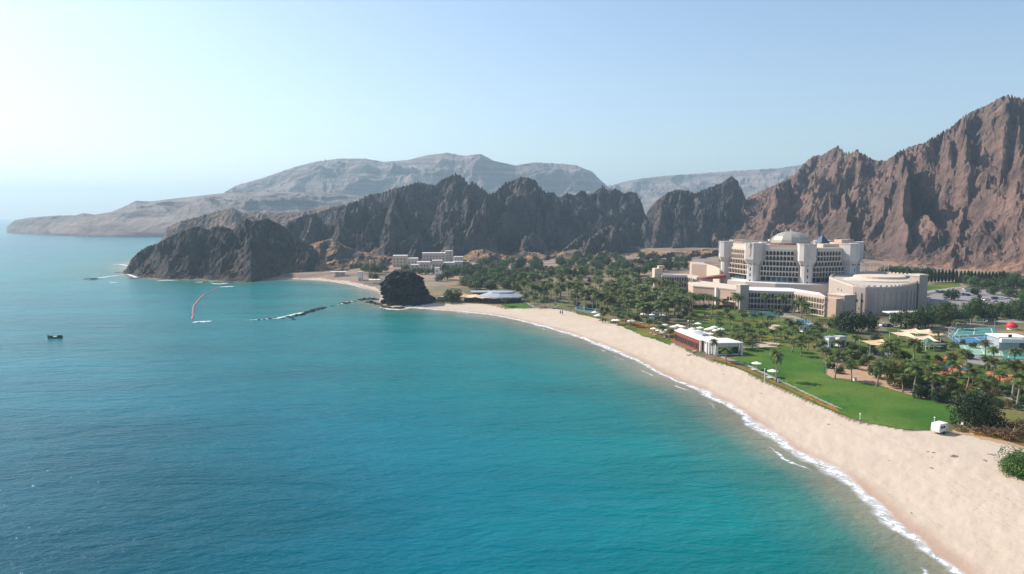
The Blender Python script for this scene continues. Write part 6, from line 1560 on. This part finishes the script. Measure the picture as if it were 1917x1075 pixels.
# ------------------------------------------------------------------ parasols and loungers
cn_ = MB().lathe((0, 0, 2.35), [(1.75, -0.02), (1.7, 0.05), (0.9, 0.34), (0.08, 0.62), (0.03, 0.75)], 10).mesh('canopy', m_canvas)
pl_ = MB().tube([(0, 0, -0.1), (0, 0, 2.6)], 0.05, 6).mesh('pole', m_steel)
def parasol(px, py, label, group, top=9, sc=1.0):
    q_ = G(px, py + top); e = empty('parasol', (q_.x, q_.y, q_.z), rnd.uniform(0, 6), label, 'parasol', group, sc)
    link('canopy', cn_, e); link('pole', pl_, e); return q_
lg = (MB().box((0, 0, 0.28), (1.9, 0.62, 0.10)).add([(-0.95, -0.31, 0.38), (-0.95, 0.31, 0.38), (-1.45, 0.31, 0.75), (-1.45, -0.31, 0.75)], [(0, 1, 2, 3)]).mesh('mattress', m_canvas), MB().box((-0.8, 0, 0), (0.1, 0.6, 0.28)).box((0.8, 0, 0), (0.1, 0.6, 0.28)).box((0, 0, 0.19), (1.8, 0.5, 0.08)).mesh('frame', m_brown))
def lounger(x, y, rz, label, group, name='sun_lounger'):
    e = empty(name, (x, y, gz(x, y) + 0.04), rz, label, 'sun lounger', group); link('mattress', lg[0], e); link('frame', lg[1], e)
q1 = parasol(1416, 684, 'white parasol on the big lawn, the one farther from the sand', None); q2 = parasol(1446, 699, 'white parasol on the big lawn, the one nearer the lone palm', None)
for q_, lab in ((q1, 'lounger under the farther white parasol on the big lawn'), (q2, 'lounger under the nearer white parasol on the big lawn')):
    for dy in (-0.9, 0.6): lounger(q_.x - 1.2, q_.y + dy, 0.3, lab, lab)
s1 = 7.9625
Zp = [(90, 30), (130, 62), (60, 62), (270, 130), (350, 165), (480, 195), (550, 175), (610, 192), (740, 105), (850, 145), (880, 212), (760, 230), (850, 262), (1190, 230), (1040, 222), (1030, 305), (940, 290), (400, 245), (270, 250), (330, 275), (600, 235), (190, 225), (1110, 250), (990, 235), (1090, 200)]
pp = [(1200 + x / s1, 590 + y / s1) for x, y in Zp]
s2 = 4.555
pp += [(1080 + x / s2, 480 + y / s2) for x, y in ((690, 465), (660, 484), (712, 500), (600, 515), (632, 522), (565, 500), (640, 505), (730, 510))]
for x, y in pp:
    q_ = parasol(x, y, 'small white parasol in the sunbathing garden left of and behind the white beach restaurant', 'parasols of the sunbathing garden', 7)
    for k in range(2): lounger(q_.x + rnd.uniform(-2.4, 2.4), q_.y + rnd.uniform(-2, 2), rnd.uniform(-0.3, 0.9), 'pale lounger beside the small white parasols of the sunbathing garden', 'loungers of the sunbathing garden')
for k, (x, y) in enumerate(((150, 475), (192, 495), (320, 545), (470, 550), (342, 545), (170, 505), (455, 552))):
    parasol(1080 + x / s2, 480 + y / s2, 'white parasol on the sand edge in front of the dense palm grove', 'parasols along the sand edge', 9)
for px, py in ((1026, 571), (1033, 573), (1040, 576), (1046, 578), (1036, 578), (1044, 574)):
    q_ = G(px, py); lounger(q_.x, q_.y, rnd.uniform(-0.3, 0.6), 'pale lounger on the sand at the left end of the dense palm grove', 'loungers at the left end of the grove')
for x in (695, 702, 709):
    q_ = G(x, 531); e = empty('parasol', (q_.x, q_.y, q_.z), 0, 'white parasol on the far cove beach just left of the dark rock', 'parasol', 'parasols of the far cove', 1.3); link('canopy', cn_, e); link('pole', pl_, e)
for px, py in ((1290, 668), (1300, 662)): 
    q_ = G(px, py - 3); lounger(q_.x, q_.y, 0.4, 'lounger on the sand in front of the white beach restaurant', 'loungers before the restaurant')
# closed parasols on the sand
m_wine = plain('wine_canvas', (0.10, 0.035, 0.035), 0.85, 0.1)
for px, py, lab in ((1049, 590, 'left one of the two closed dark parasols standing far left on the sand'), (1053, 590, 'right one of the two closed dark parasols standing far left on the sand'), (1128, 605, 'left one of the closed dark parasols in front of the grove'), (1133, 606, 'second from the left of the closed dark parasols in front of the grove'), (1149, 608, 'third from the left of the closed dark parasols in front of the grove'), (1153, 609, 'right one of the closed dark parasols in front of the grove'), (1181, 611, 'closed dark parasol standing by itself on the grass strip right of the others')):
    q_ = G(px, py); e = empty('closed_parasol', (q_.x, q_.y, q_.z), 0, lab, 'parasol')
    MB().lathe((0, 0, 0.9), [(0.22, 0), (0.34, 0.2), (0.22, 1.3), (0.06, 1.9)], 8).build('canopy', m_wine, e); MB().tube([(0, 0, 0), (0, 0, 1.0)], 0.06, 6).build('pole', m_brown, e); MB().lathe((0, 0, -0.1), [(0.3, 0), (0.3, 0.25), (0.1, 0.3)], 8).build('base', m_white, e)

#--END2--

# ------------------------------------------------------------------ haze
hz = MB().box((0, 6000, -9.0), (34000, 17000, 620.0))
m_haze = bpy.data.materials.new('haze'); m_haze.use_nodes = True
nt = m_haze.node_tree; nt.nodes.clear()
out = nt.nodes.new('ShaderNodeOutputMaterial'); pv = nt.nodes.new('ShaderNodeVolumePrincipled')
pv.inputs['Color'].default_value = (0.60, 0.84, 1.0, 1); pv.inputs['Density'].default_value = HAZE_DENSITY
pv.inputs['Anisotropy'].default_value = 0.25
nt.links.new(pv.outputs[0], out.inputs['Volume'])
hzo = hz.build('haze', m_haze)
tag(hzo, kind='stuff')
